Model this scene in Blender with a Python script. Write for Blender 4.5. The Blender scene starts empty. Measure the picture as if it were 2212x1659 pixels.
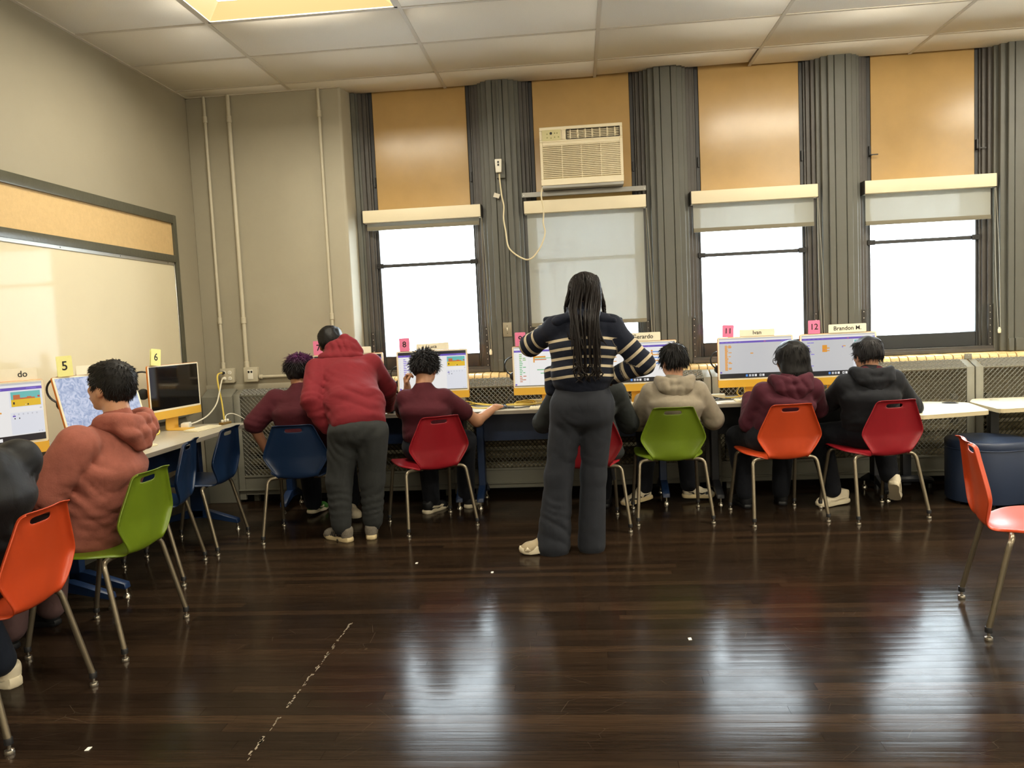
import bpy, bmesh, math, random
import numpy as np
from mathutils import Vector, Matrix, noise as mnoise

random.seed(7)
RNG = np.random.default_rng(7)
PI = math.pi
SC = bpy.context.scene
COL = SC.collection
H = 3.32                                   # ceiling height

# ------------------------------------------------------------ camera
cam_d = bpy.data.cameras.new('camera')
cam = bpy.data.objects.new('camera', cam_d)
COL.objects.link(cam)
_y, _p, _r = 0.0874729, 0.0760355, -0.0461955
_f = Vector((-math.sin(_y)*math.cos(_p), math.cos(_y)*math.cos(_p), -math.sin(_p)))
_rt = Vector((math.cos(_y), math.sin(_y), 0))
_up = _rt.cross(_f)
_r2 = math.cos(_r)*_rt + math.sin(_r)*_up
_u2 = -math.sin(_r)*_rt + math.cos(_r)*_up
M3 = Matrix((_r2, _u2, -_f)).transposed()
cam.matrix_world = Matrix.Translation((2.22147, -4.81099, 1.36293)) @ M3.to_4x4()
cam_d.sensor_fit = 'HORIZONTAL'; cam_d.sensor_width = 36.0
cam_d.lens = 1670.0*36.0/2212.0
cam_d.clip_start = 0.02
SC.camera = cam

# ------------------------------------------------------------ world, exposure
W = bpy.data.worlds.new('overcast_sky'); SC.world = W
W.use_nodes = True
wn = W.node_tree.nodes; wl = W.node_tree.links
bg = wn['Background']
bg.inputs['Color'].default_value = (0.84, 0.93, 1.0, 1)
bg.inputs['Strength'].default_value = 5.0
SC.view_settings.view_transform = 'Standard'
SC.view_settings.look = 'None'
SC.view_settings.gamma = 1.0
SC.view_settings.exposure = 1.92
SC.view_settings.use_curve_mapping = False
SC.cycles.max_bounces = 8
SC.cycles.transparent_max_bounces = 16
SC.cycles.caustics_reflective = False
SC.cycles.caustics_refractive = False
LAMP_COL = (1.0, 0.92, 0.74)
LAMP_STRENGTH = 18.0

# ------------------------------------------------------------ materials
def lin(c):
    return tuple(((v/12.92) if v <= 0.04045 else ((v+0.055)/1.055)**2.4) for v in c)
def rgb(r, g, b):
    return lin((r/255, g/255, b/255))
MATS = {}
def mat(name, col, rough=0.6, metal=0.0, var=0.0, vscale=8.0, bump=0.0, bscale=60.0, rvar=0.0, spec=0.5,
        coat=0.0, stretch=(1, 1, 1), objvar=0.0, sheen=0.0, bdist=0.002):
    """principled material with noise in the colour, the gloss and the fine relief"""
    if name in MATS: return MATS[name]
    m = bpy.data.materials.new(name); m.use_nodes = True
    nt = m.node_tree; N = nt.nodes; L = nt.links
    b = N['Principled BSDF']
    b.inputs['Base Color'].default_value = (*col, 1)
    b.inputs['Roughness'].default_value = rough
    b.inputs['Metallic'].default_value = metal
    b.inputs['Specular IOR Level'].default_value = spec
    b.inputs['Coat Weight'].default_value = coat
    if sheen:
        b.inputs['Sheen Weight'].default_value = sheen
        b.inputs['Sheen Roughness'].default_value = 0.5
    if var or bump or rvar or objvar:
        tc = N.new('ShaderNodeTexCoord'); mp = N.new('ShaderNodeMapping')
        mp.inputs['Scale'].default_value = stretch
        L.new(tc.outputs['Object'], mp.inputs['Vector'])
    if var or objvar:
        no = N.new('ShaderNodeTexNoise'); no.inputs['Scale'].default_value = vscale
        no.inputs['Detail'].default_value = 6; no.inputs['Roughness'].default_value = 0.65
        L.new(mp.outputs['Vector'], no.inputs['Vector'])
        hs = N.new('ShaderNodeHueSaturation'); hs.inputs['Color'].default_value = (*col, 1)
        mr = N.new('ShaderNodeMapRange')
        mr.inputs['From Min'].default_value = 0.25; mr.inputs['From Max'].default_value = 0.75
        mr.inputs['To Min'].default_value = 1-var; mr.inputs['To Max'].default_value = 1+var
        L.new(no.outputs['Fac'], mr.inputs['Value'])
        src = mr.outputs['Result']
        if objvar:
            oi = N.new('ShaderNodeObjectInfo'); m2 = N.new('ShaderNodeMapRange')
            m2.inputs['To Min'].default_value = 1-objvar; m2.inputs['To Max'].default_value = 1+objvar
            L.new(oi.outputs['Random'], m2.inputs['Value'])
            mu = N.new('ShaderNodeMath'); mu.operation = 'MULTIPLY'
            L.new(src, mu.inputs[0]); L.new(m2.outputs['Result'], mu.inputs[1]); src = mu.outputs[0]
        L.new(src, hs.inputs['Value']); L.new(hs.outputs['Color'], b.inputs['Base Color'])
    if rvar:
        n2 = N.new('ShaderNodeTexNoise'); n2.inputs['Scale'].default_value = vscale*1.7; n2.inputs['Detail'].default_value = 5
        L.new(mp.outputs['Vector'], n2.inputs['Vector'])
        m3 = N.new('ShaderNodeMapRange'); m3.inputs['To Min'].default_value = max(0.02, rough-rvar); m3.inputs['To Max'].default_value = rough+rvar
        L.new(n2.outputs['Fac'], m3.inputs['Value']); L.new(m3.outputs['Result'], b.inputs['Roughness'])
    if bump:
        n3 = N.new('ShaderNodeTexNoise'); n3.inputs['Scale'].default_value = bscale; n3.inputs['Detail'].default_value = 4
        L.new(mp.outputs['Vector'], n3.inputs['Vector'])
        bp = N.new('ShaderNodeBump'); bp.inputs['Strength'].default_value = bump; bp.inputs['Distance'].default_value = bdist
        L.new(n3.outputs['Fac'], bp.inputs['Height']); L.new(bp.outputs['Normal'], b.inputs['Normal'])
    MATS[name] = m
    return m
def emit(name, col, s):
    if name in MATS: return MATS[name]
    m = bpy.data.materials.new(name); m.use_nodes = True
    b = m.node_tree.nodes['Principled BSDF']
    b.inputs['Base Color'].default_value = (0.02, 0.02, 0.02, 1)
    b.inputs['Roughness'].default_value = 0.25
    b.inputs['Emission Color'].default_value = (*col, 1)
    b.inputs['Emission Strength'].default_value = s
    MATS[name] = m
    return m
def glass(name, tint, refl=0.08, rough=0.02):
    if name in MATS: return MATS[name]
    m = bpy.data.materials.new(name); m.use_nodes = True
    nt = m.node_tree; N = nt.nodes; L = nt.links; N.clear()
    o = N.new('ShaderNodeOutputMaterial'); mx = N.new('ShaderNodeMixShader')
    t = N.new('ShaderNodeBsdfTransparent'); t.inputs['Color'].default_value = (*tint, 1)
    g = N.new('ShaderNodeBsdfGlossy'); g.inputs['Roughness'].default_value = rough
    lw = N.new('ShaderNodeLayerWeight'); lw.inputs['Blend'].default_value = 0.3
    mr = N.new('ShaderNodeMapRange'); mr.inputs['To Min'].default_value = refl*0.5; mr.inputs['To Max'].default_value = min(1, refl*5)
    L.new(lw.outputs['Fresnel'], mr.inputs['Value']); L.new(mr.outputs['Result'], mx.inputs['Fac'])
    L.new(t.outputs[0], mx.inputs[1]); L.new(g.outputs[0], mx.inputs[2]); L.new(mx.outputs[0], o.inputs[0])
    MATS[name] = m
    return m
def shade_cloth(name, col, trans):
    if name in MATS: return MATS[name]
    m = bpy.data.materials.new(name); m.use_nodes = True
    nt = m.node_tree; N = nt.nodes; L = nt.links; N.clear()
    o = N.new('ShaderNodeOutputMaterial'); ad = N.new('ShaderNodeAddShader'); ad2 = N.new('ShaderNodeAddShader')
    d = N.new('ShaderNodeBsdfDiffuse'); d.inputs['Color'].default_value = (*col, 1)
    t = N.new('ShaderNodeBsdfTranslucent'); t.inputs['Color'].default_value = (*[c*trans*0.30 for c in (0.95, 1, 1)], 1)
    tp = N.new('ShaderNodeBsdfTransparent')
    tc = N.new('ShaderNodeTexCoord'); mp = N.new('ShaderNodeMapping'); mp.inputs['Scale'].default_value = (1, 1, 0.08)
    no = N.new('ShaderNodeTexNoise'); no.inputs['Scale'].default_value = 40; no.inputs['Detail'].default_value = 4
    L.new(tc.outputs['Object'], mp.inputs[0]); L.new(mp.outputs[0], no.inputs['Vector'])
    mr = N.new('ShaderNodeMapRange'); mr.inputs['To Min'].default_value = trans*0.34; mr.inputs['To Max'].default_value = trans*0.60
    L.new(no.outputs['Fac'], mr.inputs['Value'])
    cb = N.new('ShaderNodeCombineColor')
    for k in range(3): L.new(mr.outputs['Result'], cb.inputs[k])
    L.new(cb.outputs[0], tp.inputs['Color'])
    L.new(d.outputs[0], ad.inputs[0]); L.new(t.outputs[0], ad.inputs[1])
    L.new(ad.outputs[0], ad2.inputs[0]); L.new(tp.outputs[0], ad2.inputs[1]); L.new(ad2.outputs[0], o.inputs[0])
    MATS[name] = m
    return m

# ------------------------------------------------------------ mesh helpers
def frame_from(d, up=(0, 0, 1)):
    d = Vector(d).normalized(); up = Vector(up)
    if abs(d.dot(up)) > 0.98: up = Vector((0, 1, 0))
    s = d.cross(up).normalized(); u = s.cross(d).normalized()
    return s, u
def smooth_path(pts, n=6, closed=False):
    """Catmull-Rom through the points"""
    P = [Vector(p) for p in pts]
    if len(P) < 3: return P
    out = []
    for i in range(len(P)-1):
        p0 = P[max(i-1, 0)]; p1 = P[i]; p2 = P[i+1]; p3 = P[min(i+2, len(P)-1)]
        for k in range(n):
            t = k/n
            out.append(0.5*((2*p1)+(-p0+p2)*t+(2*p0-5*p1+4*p2-p3)*t*t+(-p0+3*p1-3*p2+p3)*t**3))
    out.append(P[-1])
    return out
class MB:
    def __init__(s): s.v = []; s.f = []; s.m = []; s.cur = 0
    def add(s, vs, fs):
        o = len(s.v); s.v += [tuple(v) for v in vs]
        s.f += [tuple(i+o for i in f) for f in fs]; s.m += [s.cur]*len(fs)
        return s
    def box(s, c, d, M=None, taper=1.0):
        x, y, z = d[0]/2, d[1]/2, d[2]/2
        vs = [Vector((sx*x*(taper if sz > 0 else 1), sy*y*(taper if sz > 0 else 1), sz*z)) for sz in (-1, 1) for sy in (-1, 1) for sx in (-1, 1)]
        if M is not None: vs = [M @ v for v in vs]
        c = Vector(c); vs = [v+c for v in vs]
        return s.add(vs, [(0, 2, 3, 1), (4, 5, 7, 6), (0, 1, 5, 4), (2, 6, 7, 3), (1, 3, 7, 5), (0, 4, 6, 2)])
    def span(s, a, b):
        return s.box([(a[i]+b[i])/2 for i in range(3)], [abs(b[i]-a[i]) for i in range(3)])
    def tube(s, pts, r, n=10, caps=True, flat=None):
        P = [Vector(p) for p in pts]; k = len(P)
        R = r if hasattr(r, '__len__') else [r]*k
        rings = []; ps = None
        for i in range(k):
            d = (P[min(i+1, k-1)]-P[max(i-1, 0)])
            if d.length < 1e-9: d = Vector((0, 0, 1))
            d.normalize()
            if ps is None: sv, uv = frame_from(d)
            else:
                sv = (ps-d*ps.dot(d))
                sv = sv.normalized() if sv.length > 1e-6 else frame_from(d)[0]
                uv = sv.cross(d).normalized()
            ps = sv
            fl = 1.0 if flat is None else flat
            rings.append([P[i]+R[i]*(math.cos(2*PI*j/n)*sv+fl*math.sin(2*PI*j/n)*uv) for j in range(n)])
        vs = [v for rg in rings for v in rg]; fs = []
        for i in range(k-1):
            for j in range(n):
                a = i*n+j; b = i*n+(j+1) % n
                fs.append((a, b, b+n, a+n))
        if caps:
            fs.append(tuple(range(n-1, -1, -1))); fs.append(tuple((k-1)*n+j for j in range(n)))
        return s.add(vs, fs)
    def lathe(s, prof, c=(0, 0, 0), n=16, M=None):
        vs = []; fs = []; k = len(prof)
        for r, z in prof:
            for j in range(n):
                vs.append(Vector((r*math.cos(2*PI*j/n), r*math.sin(2*PI*j/n), z)))
        if M is not None: vs = [M @ v for v in vs]
        c = Vector(c); vs = [v+c for v in vs]
        for i in range(k-1):
            for j in range(n):
                a = i*n+j; b = i*n+(j+1) % n
                fs.append((a, b, b+n, a+n))
        fs.append(tuple(range(n-1, -1, -1))); fs.append(tuple((k-1)*n+j for j in range(n)))
        return s.add(vs, fs)
    def prism(s, poly, z0, z1, M=None):
        n = len(poly)
        vs = [Vector((p[0], p[1], z0)) for p in poly]+[Vector((p[0], p[1], z1)) for p in poly]
        if M is not None: vs = [M @ v for v in vs]
        return s.add(vs, [tuple(range(n-1, -1, -1)), tuple(range(n, 2*n))]+[(i, (i+1) % n, n+(i+1) % n, n+i) for i in range(n)])
    def quad(s, a, b, c, d): return s.add([a, b, c, d], [(0, 1, 2, 3)])
    def mesh(s, name, mats, smooth=False, bevel=0.0, segs=2, auto=None):
        me = bpy.data.meshes.new(name)
        me.from_pydata([tuple(v) for v in s.v], [], s.f)
        for m in (mats if isinstance(mats, (list, tuple)) else [mats]): me.materials.append(m)
        me.polygons.foreach_set('material_index', s.m)
        bm = bmesh.new(); bm.from_mesh(me)
        bmesh.ops.recalc_face_normals(bm, faces=bm.faces)
        if bevel:
            es = [e for e in bm.edges if len(e.link_faces) == 2 and e.calc_face_angle(0) > 0.5]
            bmesh.ops.bevel(bm, geom=es, offset=bevel, segments=segs, profile=0.6, affect='EDGES', clamp_overlap=True)
        bm.to_mesh(me); bm.free()
        if smooth:
            me.polygons.foreach_set('use_smooth', [True]*len(me.polygons))
            if auto is not None: me.set_sharp_from_angle(angle=auto)
        me.update()
        return me
    def build(s, name, mats, parent=None, smooth=False, bevel=0.0, segs=2, auto=0.7, kind=None, loc=None, label=None):
        me = s.mesh(name, mats, smooth or bevel > 0, bevel, segs, auto)
        return link(name, me, parent, kind, loc, label)
def link(name, me, parent=None, kind=None, loc=None, label=None, mw=None):
    o = bpy.data.objects.new(name, me); COL.objects.link(o)
    if parent is not None: o.parent = parent
    if loc is not None: o.location = loc
    if mw is not None: o.matrix_local = mw
    if kind: o['kind'] = kind
    if label: o['label'] = label
    return o
def tag(o, label, cat, group=None):
    o['label'] = label; o['category'] = cat
    if group: o['group'] = group
    return o
def thing(name, label, cat, loc=(0, 0, 0), rz=0.0, group=None):
    o = bpy.data.objects.new(name, None); COL.objects.link(o)
    o.location = loc; o.rotation_euler = (0, 0, rz); o.empty_display_size = 0.05
    return tag(o, label, cat, group)
def dup(root, loc=None, rz=None, label=None, parent=None):
    r = root.copy(); COL.objects.link(r)
    if parent is not None: r.parent = parent
    if loc is not None: r.location = loc
    if rz is not None: r.rotation_euler = (0, 0, rz)
    if label: r['label'] = label
    for ch in list(root.children):
        c = dup(ch); c.parent = r
    return r
def text(name, s, size, m, parent, loc, rot, bold=False, align='CENTER', sx=1.0):
    cu = bpy.data.curves.new(name, 'FONT'); cu.body = s; cu.size = size
    cu.align_x = align; cu.align_y = 'CENTER'; cu.extrude = 0.0002
    cu.resolution_u = 3
    if bold: cu.offset = size*0.012
    cu.materials.append(m)
    o = bpy.data.objects.new('scratch', cu); COL.objects.link(o)
    dg = bpy.context.evaluated_depsgraph_get(); dg.update()
    me = bpy.data.meshes.new_from_object(o.evaluated_get(dg)); me.name = name
    bpy.data.objects.remove(o); bpy.data.curves.remove(cu)
    o = bpy.data.objects.new(name, me); COL.objects.link(o)
    o.parent = parent; o.location = loc; o.rotation_euler = rot; o.scale = (sx, 1, 1)
    return o
def rotz(a): return Matrix.Rotation(a, 3, 'Z')
def rotx(a): return Matrix.Rotation(a, 3, 'X')
def roty(a): return Matrix.Rotation(a, 3, 'Y')
# ============================================================ ROOM
XL, XR, YB, YW = -0.89, 8.6, -8.2, 1.66
M_wall = mat('wall_paint', rgb(152, 144, 124), 0.75, var=0.05, vscale=1.6, bump=0.25, bscale=35)
M_wall2 = mat('wall_paint_greige', rgb(164, 157, 138), 0.6, var=0.06, vscale=2.0, bump=0.35, bscale=28)
M_wall3 = mat('wall_paint_bounce', rgb(238, 234, 224), 0.8, var=0.03)  # for the unseen walls only, whitened to bounce fill light
M_tile = mat('acoustic_tile', rgb(236, 230, 218), 0.9, var=0.10, vscale=230, bump=0.5, bscale=420, objvar=0.035)
M_rail = mat('tile_grid_paint', rgb(206, 198, 184), 0.6)
M_trim = mat('dark_green_grey_paint', rgb(90, 90, 83), 0.40, var=0.06, vscale=5, bump=0.12, bscale=30, rvar=0.05)
M_jamb = mat('dark_brown_paint', rgb(74, 70, 66), 0.42, var=0.15, vscale=9, bump=0.3, bscale=50)
M_sash = mat('sash_dark_metal', rgb(48, 48, 50), 0.45, var=0.12, vscale=14, bump=0.2, bscale=80)
M_board = mat('tan_board_gloss', rgb(184, 150, 96), 0.20, var=0.08, vscale=3.0, bump=0.14, bscale=260, rvar=0.05, bdist=0.0012)
M_cream = mat('cream_plastic', rgb(226, 214, 184), 0.45, var=0.02)
M_black = mat('black_metal', rgb(26, 26, 28), 0.4)
M_steel = mat('perforated_grey_steel', rgb(70, 68, 66), 0.45, metal=0.6, var=0.15, vscale=30)
M_glass = glass('window_glass', (0.97, 0.985, 0.98), 0.04)
M_plexi = glass('clear_acrylic', (0.93, 0.945, 0.95), 0.025)

def struct(o): o['kind'] = 'structure'; return o

# ---- floor : narrow dark varnished strips running across the view
def floor_material():
    m = bpy.data.materials.new('varnished_dark_oak'); m.use_nodes = True
    nt = m.node_tree; N = nt.nodes; L = nt.links; b = N['Principled BSDF']
    oi = N.new('ShaderNodeObjectInfo'); at = N.new('ShaderNodeAttribute'); at.attribute_name = 'tone'
    ad = N.new('ShaderNodeMath'); ad.operation = 'ADD'
    L.new(oi.outputs['Random'], ad.inputs[0]); L.new(at.outputs['Fac'], ad.inputs[1])
    fr = N.new('ShaderNodeMath'); fr.operation = 'FRACT'; L.new(ad.outputs[0], fr.inputs[0])
    cr = N.new('ShaderNodeValToRGB')
    e = cr.color_ramp.elements
    e[0].position = 0; e[0].color = (*rgb(31, 23, 17), 1)
    e[1].position = 1; e[1].color = (*rgb(50, 37, 26), 1)
    q = e.new(0.5); q.color = (*rgb(39, 29, 21), 1)
    L.new(fr.outputs[0], cr.inputs[0])
    geo = N.new('ShaderNodeNewGeometry'); mp = N.new('ShaderNodeMapping'); mp.inputs['Scale'].default_value = (1.3, 38, 1)
    L.new(geo.outputs['Position'], mp.inputs[0])
    no = N.new('ShaderNodeTexNoise'); no.inputs['Scale'].default_value = 4; no.inputs['Detail'].default_value = 7; no.inputs['Roughness'].default_value = 0.6
    L.new(mp.outputs[0], no.inputs['Vector'])
    mr = N.new('ShaderNodeMapRange'); mr.inputs['From Min'].default_value = 0.3; mr.inputs['From Max'].default_value = 0.7
    mr.inputs['To Min'].default_value = 0.6; mr.inputs['To Max'].default_value = 1.45
    L.new(no.outputs['Fac'], mr.inputs['Value'])
    hs = N.new('ShaderNodeHueSaturation'); L.new(cr.outputs[0], hs.inputs['Color']); L.new(mr.outputs[0], hs.inputs['Value'])
    # pale scuffs and scratches
    n4 = N.new('ShaderNodeTexNoise'); n4.inputs['Scale'].default_value = 1.7; n4.inputs['Detail'].default_value = 3
    L.new(geo.outputs['Position'], n4.inputs['Vector'])
    vo = N.new('ShaderNodeTexVoronoi'); vo.feature = 'DISTANCE_TO_EDGE'; vo.inputs['Scale'].default_value = 5.5
    mp2 = N.new('ShaderNodeMapping'); mp2.inputs['Rotation'].default_value = (0, 0, 0.6); mp2.inputs['Scale'].default_value = (0.7, 2.2, 1)
    L.new(geo.outputs['Position'], mp2.inputs[0]); L.new(mp2.outputs[0], vo.inputs['Vector'])
    lt = N.new('ShaderNodeMapRange'); lt.inputs['From Min'].default_value = 0.0; lt.inputs['From Max'].default_value = 0.006
    lt.inputs['To Min'].default_value = 1; lt.inputs['To Max'].default_value = 0
    L.new(vo.outputs['Distance'], lt.inputs['Value'])
    mk = N.new('ShaderNodeMapRange'); mk.inputs['From Min'].default_value = 0.52; mk.inputs['From Max'].default_value = 0.66
    L.new(n4.outputs['Fac'], mk.inputs['Value'])
    mm = N.new('ShaderNodeMath'); mm.operation = 'MULTIPLY'; L.new(lt.outputs[0], mm.inputs[0]); L.new(mk.outputs[0], mm.inputs[1])
    m5 = N.new('ShaderNodeMath'); m5.operation = 'MULTIPLY'; m5.inputs[1].default_value = 0.12; L.new(mm.outputs[0], m5.inputs[0])
    mx = N.new('ShaderNodeMix'); mx.data_type = 'RGBA'; L.new(m5.outputs[0], mx.inputs['Factor'])
    L.new(hs.outputs[0], mx.inputs['A']); mx.inputs['B'].default_value = (*rgb(150, 138, 120), 1)
    L.new(mx.outputs['Result'], b.inputs['Base Color'])
    # gloss: worn varnish
    n2 = N.new('ShaderNodeTexNoise'); n2.inputs['Scale'].default_value = 2.2; n2.inputs['Detail'].default_value = 9; n2.inputs['Roughness'].default_value = 0.7
    L.new(geo.outputs['Position'], n2.inputs['Vector'])
    r = N.new('ShaderNodeMapRange'); r.inputs['From Min'].default_value = 0.3; r.inputs['From Max'].default_value = 0.7
    r.inputs['To Min'].default_value = 0.10; r.inputs['To Max'].default_value = 0.24
    L.new(n2.outputs['Fac'], r.inputs['Value']); L.new(r.outputs[0], b.inputs['Roughness'])
    b.inputs['Specular IOR Level'].default_value = 0.08
    bp = N.new('ShaderNodeBump'); bp.inputs['Strength'].default_value = 0.16; bp.inputs['Distance'].default_value = 0.0016
    n3 = N.new('ShaderNodeTexNoise'); n3.inputs['Scale'].default_value = 9; n3.inputs['Detail'].default_value = 5
    mp3 = N.new('ShaderNodeMapping'); mp3.inputs['Scale'].default_value = (0.3, 6.0, 1)
    L.new(geo.outputs['Position'], mp3.inputs[0]); L.new(mp3.outputs[0], n3.inputs['Vector'])
    L.new(n3.outputs['Fac'], bp.inputs['Height']); L.new(bp.outputs[0], b.inputs['Normal'])
    return m
M_floor = floor_material()
mb = MB(); mb.span((XL-0.15, YB-0.15, -0.12), (XR+0.15, YW+0.3, -0.012))
floor = struct(mb.build('floor', mat('subfloor', rgb(20, 14, 10), 0.8)))
PW = 0.0572
def plank_geo(mb, x0, x1, y0, tilt, crown=0.00034):
    """one strip: cupped top, thin sides"""
    g = 0.0005; k = 4; vs = []
    for x in (x0+g, x1-g):
        for i in range(k+1):
            t = i/k; y = y0+g+(PW-2*g)*t
            z = crown*(4*t*(1-t)-0.6)+tilt*(t-0.5)
            vs.append((x, y, z))
        vs.append((x, y0+PW-g, -0.012)); vs.append((x, y0+g, -0.012))
    n = k+3; fs = [(i, n+i, n+i+1, i+1) for i in range(k)]
    fs += [(k, n+k, n+k+1, k+1), (0, k+2, n+k+2, n)]
    fs += [tuple(range(n)), tuple(range(2*n-1, n-1, -1))]
    mb.add(vs, fs)
def rows(y0, y1):
    y = y0
    while y < y1-1e-6:
        yield y; y += PW
YN0, YN1 = -2.55, -2.55+PW*36           # nearest strips in view: each a board of its own
rest = MB(); tones = []; nplank = 0
prototypes = {}
for y in rows(YN0-PW*99, YW+0.2):
    near = (YN0-1e-6) <= y < YN1-1e-6
    x = XL-random.uniform(0, 1.4)
    while x < XR:
        L_ = random.choice((1.1, 1.6, 2.1, 2.7))
        x0, x1 = max(x, XL), min(x+L_, XR)
        if x1-x0 > 0.05:
            if near and x1 > -0.6 and x0 < 5.2 and nplank < 280:
                key = (round(x1-x0, 3), random.randrange(3))
                if key not in prototypes:
                    q = MB(); plank_geo(q, 0, x1-x0, 0, random.uniform(-0.00016, 0.00016), random.uniform(0.00005, 0.0002))
                    prototypes[key] = q.mesh('plank', M_floor, smooth=True, auto=0.5)
                link('plank', prototypes[key], floor, loc=(x0, y, 0)); nplank += 1
            else:
                plank_geo(rest, x0, x1, y, random.uniform(-0.00016, 0.00016), random.uniform(0.00005, 0.0002))
                tones += [random.random()]*8
        x += L_
me = rest.mesh('planks', M_floor, smooth=True, auto=0.5)
at = me.attributes.new('tone', 'FLOAT', 'FACE'); at.data.foreach_set('value', tones)
link('planks', me, floor, 'stuff')

# ---- ceiling : 2 x 4 ft acoustic tiles on a T-bar grid
mb = MB(); mb.span((XL-0.15, YB-0.15, H+0.10), (XR+0.15, YW+0.3, H+0.2))
ceiling = struct(mb.build('ceiling', mat('slab_above', rgb(120, 112, 100), 0.9)))
TX, TY = 1.2192, 0.6096
LAMPS = [(0, -1), (3, -1), (5, -1), (1, -6), (4, -6), (6, -6), (0, -11), (3, -11), (5, -11)]   # grid cells holding a troffer; the last six are unseen, added for light
xs = [XL]+[TX*i for i in range(0, 8)]+[XR]
ys = [TY*j for j in range(-13, 3)]+[YW-0.04]
tile_meshes = {}
Y_STUB = 1.41
for ix in range(len(xs)-1):
    for iy in range(len(ys)-1):
        if (ix-1, iy-13) in LAMPS: continue
        x0, x1, y0, y1 = xs[ix], xs[ix+1], ys[iy], ys[iy+1]
        if iy == len(ys)-2 and x1 < 0.3: y1 = Y_STUB
        key = (round(x1-x0, 3), round(y1-y0, 3))
        if key not in tile_meshes:
            q = MB(); q.box((0, 0, 0.008), (key[0]-0.018, key[1]-0.018, 0.016))
            tile_meshes[key] = q.mesh('ceiling_tile', M_tile, smooth=True, bevel=0.004, segs=1)
        o = link('ceiling_tile', tile_meshes[key], ceiling, loc=((x0+x1)/2, (y0+y1)/2, H+0.003))
        if (ix-1, iy-13) == (2, 2): o.rotation_euler = (0.022, -0.010, 0); o.location.z += 0.010   # the one lifted at its corner
for x in xs[1:-1]:
    q = MB(); q.span((x-0.012, YB, H-0.001), (x+0.012, YW-0.03, H+0.006)); q.span((x-0.002, YB, H+0.004), (x+0.002, YW-0.03, H+0.04))
    q.build('grid_rail', M_rail, ceiling)
for y in ys[:-1]:
    q = MB(); q.span((XL, y-0.011, H-0.0005), (XR, y+0.011, H+0.006))
    q.build('grid_rail', M_rail, ceiling)
q = MB(); q.span((XL, YB, H-0.003), (XL+0.022, Y_STUB, H+0.004)); q.span((XL, Y_STUB-0.022, H-0.003), (0.40, Y_STUB, H+0.004))
q.build('edge_angle', M_rail, ceiling)
# troffers
M_lens = emit('lamp_lens', LAMP_COL, LAMP_STRENGTH)
M_refl = mat('lamp_reflector', rgb(240, 225, 180), 0.5)
def troffer(ix, iy, label, drop=False):
    t = thing('ceiling_light', label, 'light', (TX*(ix+0.5), TY*(iy+0.5), H), group='recessed ceiling lights')
    q = MB(); w, d = TX/2-0.012, TY/2-0.012
    for a, b in (((-w, -d), (w, -d+0.018)), ((-w, d-0.018), (w, d)), ((-w, -d), (-w+0.018, d)), ((w-0.018, -d), (w, d))):
        q.span((*a, -0.002), (*b, 0.006))
    q.build('frame', M_rail, t)
    q = MB()                                    # sloped reflector sides, the lamp light on them painted as a glow
    for sx, sy in ((1, 0), (-1, 0), (0, 1), (0, -1)):
        if sx: q.quad((sx*(w-0.018), -d+0.018, 0.004), (sx*(w-0.018), d-0.018, 0.004), (sx*(w-0.13), d-0.13, 0.07), (sx*(w-0.13), -d+0.13, 0.07))
        else: q.quad((-w+0.018, sy*(d-0.018), 0.004), (w-0.018, sy*(d-0.018), 0.004), (w-0.13, sy*(d-0.13), 0.07), (-w+0.13, sy*(d-0.13), 0.07))
    q.build('reflector', emit('lamp_skirt_glow', (1.0, 0.76, 0.30), 0.25), t)
    q = MB(); q.quad((-w+0.13, -d+0.13, 0.07), (-w+0.13, d-0.13, 0.07), (w-0.13, d-0.13, 0.07), (w-0.13, -d+0.13, 0.07))
    q.build('diffuser', M_lens, t)
    if drop:                                     # glowing sides added below the unseen lamps to brighten the ceiling
        q = MB(); a_, b_, z_ = w-0.03, d-0.03, -0.055
        for sx, sy in ((1, 0), (-1, 0), (0, 1), (0, -1)):
            if sx: q.quad((sx*a_, -b_, 0.0), (sx*a_, b_, 0.0), (sx*(a_-0.03), b_-0.03, z_), (sx*(a_-0.03), -b_+0.03, z_))
            else: q.quad((-a_, sy*b_, 0.0), (a_, sy*b_, 0.0), (a_-0.03, sy*(b_-0.03), z_), (-a_+0.03, sy*(b_-0.03), z_))
        q.build('ceiling_fill_glow', emit('ceiling_fill_emission', LAMP_COL, LAMP_STRENGTH*0.55), t)
names = ['lit recessed ceiling light above the left of the room', 'recessed ceiling light above the third window', 'recessed ceiling light above the fourth window']
names += ['unseen ceiling light added behind the viewer, %s row, %s' % (r, c) for r in ('nearer', 'farther') for c in ('left', 'middle', 'right')]
for k, ((ix, iy), nm) in enumerate(zip(LAMPS, names)): troffer(ix, iy, nm, k > 0)

# ---- walls
q = MB(); q.span((XL-0.15, YB-0.15, -0.1), (XL, YW+0.3, H+0.2)); struct(q.build('wall_left', M_wall))
q = MB(); q.span((XR, YB-0.15, -0.1), (XR+0.15, YW+0.3, H+0.2)); struct(q.build('wall_right', M_wall3))
q = MB(); q.span((XL, YB-0.15, -0.1), (XR, YB, H+0.2)); struct(q.build('wall_rear', M_wall3))
q = MB()
q.prism([(XL, 1.41), (0.385, 1.41), (0.40, 1.42), (0.435, 1.60), (0.435, 1.9), (XL, 1.9)], 0, H+0.1)
struct(q.build('wall_front', M_wall2, bevel=0.012))
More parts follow.
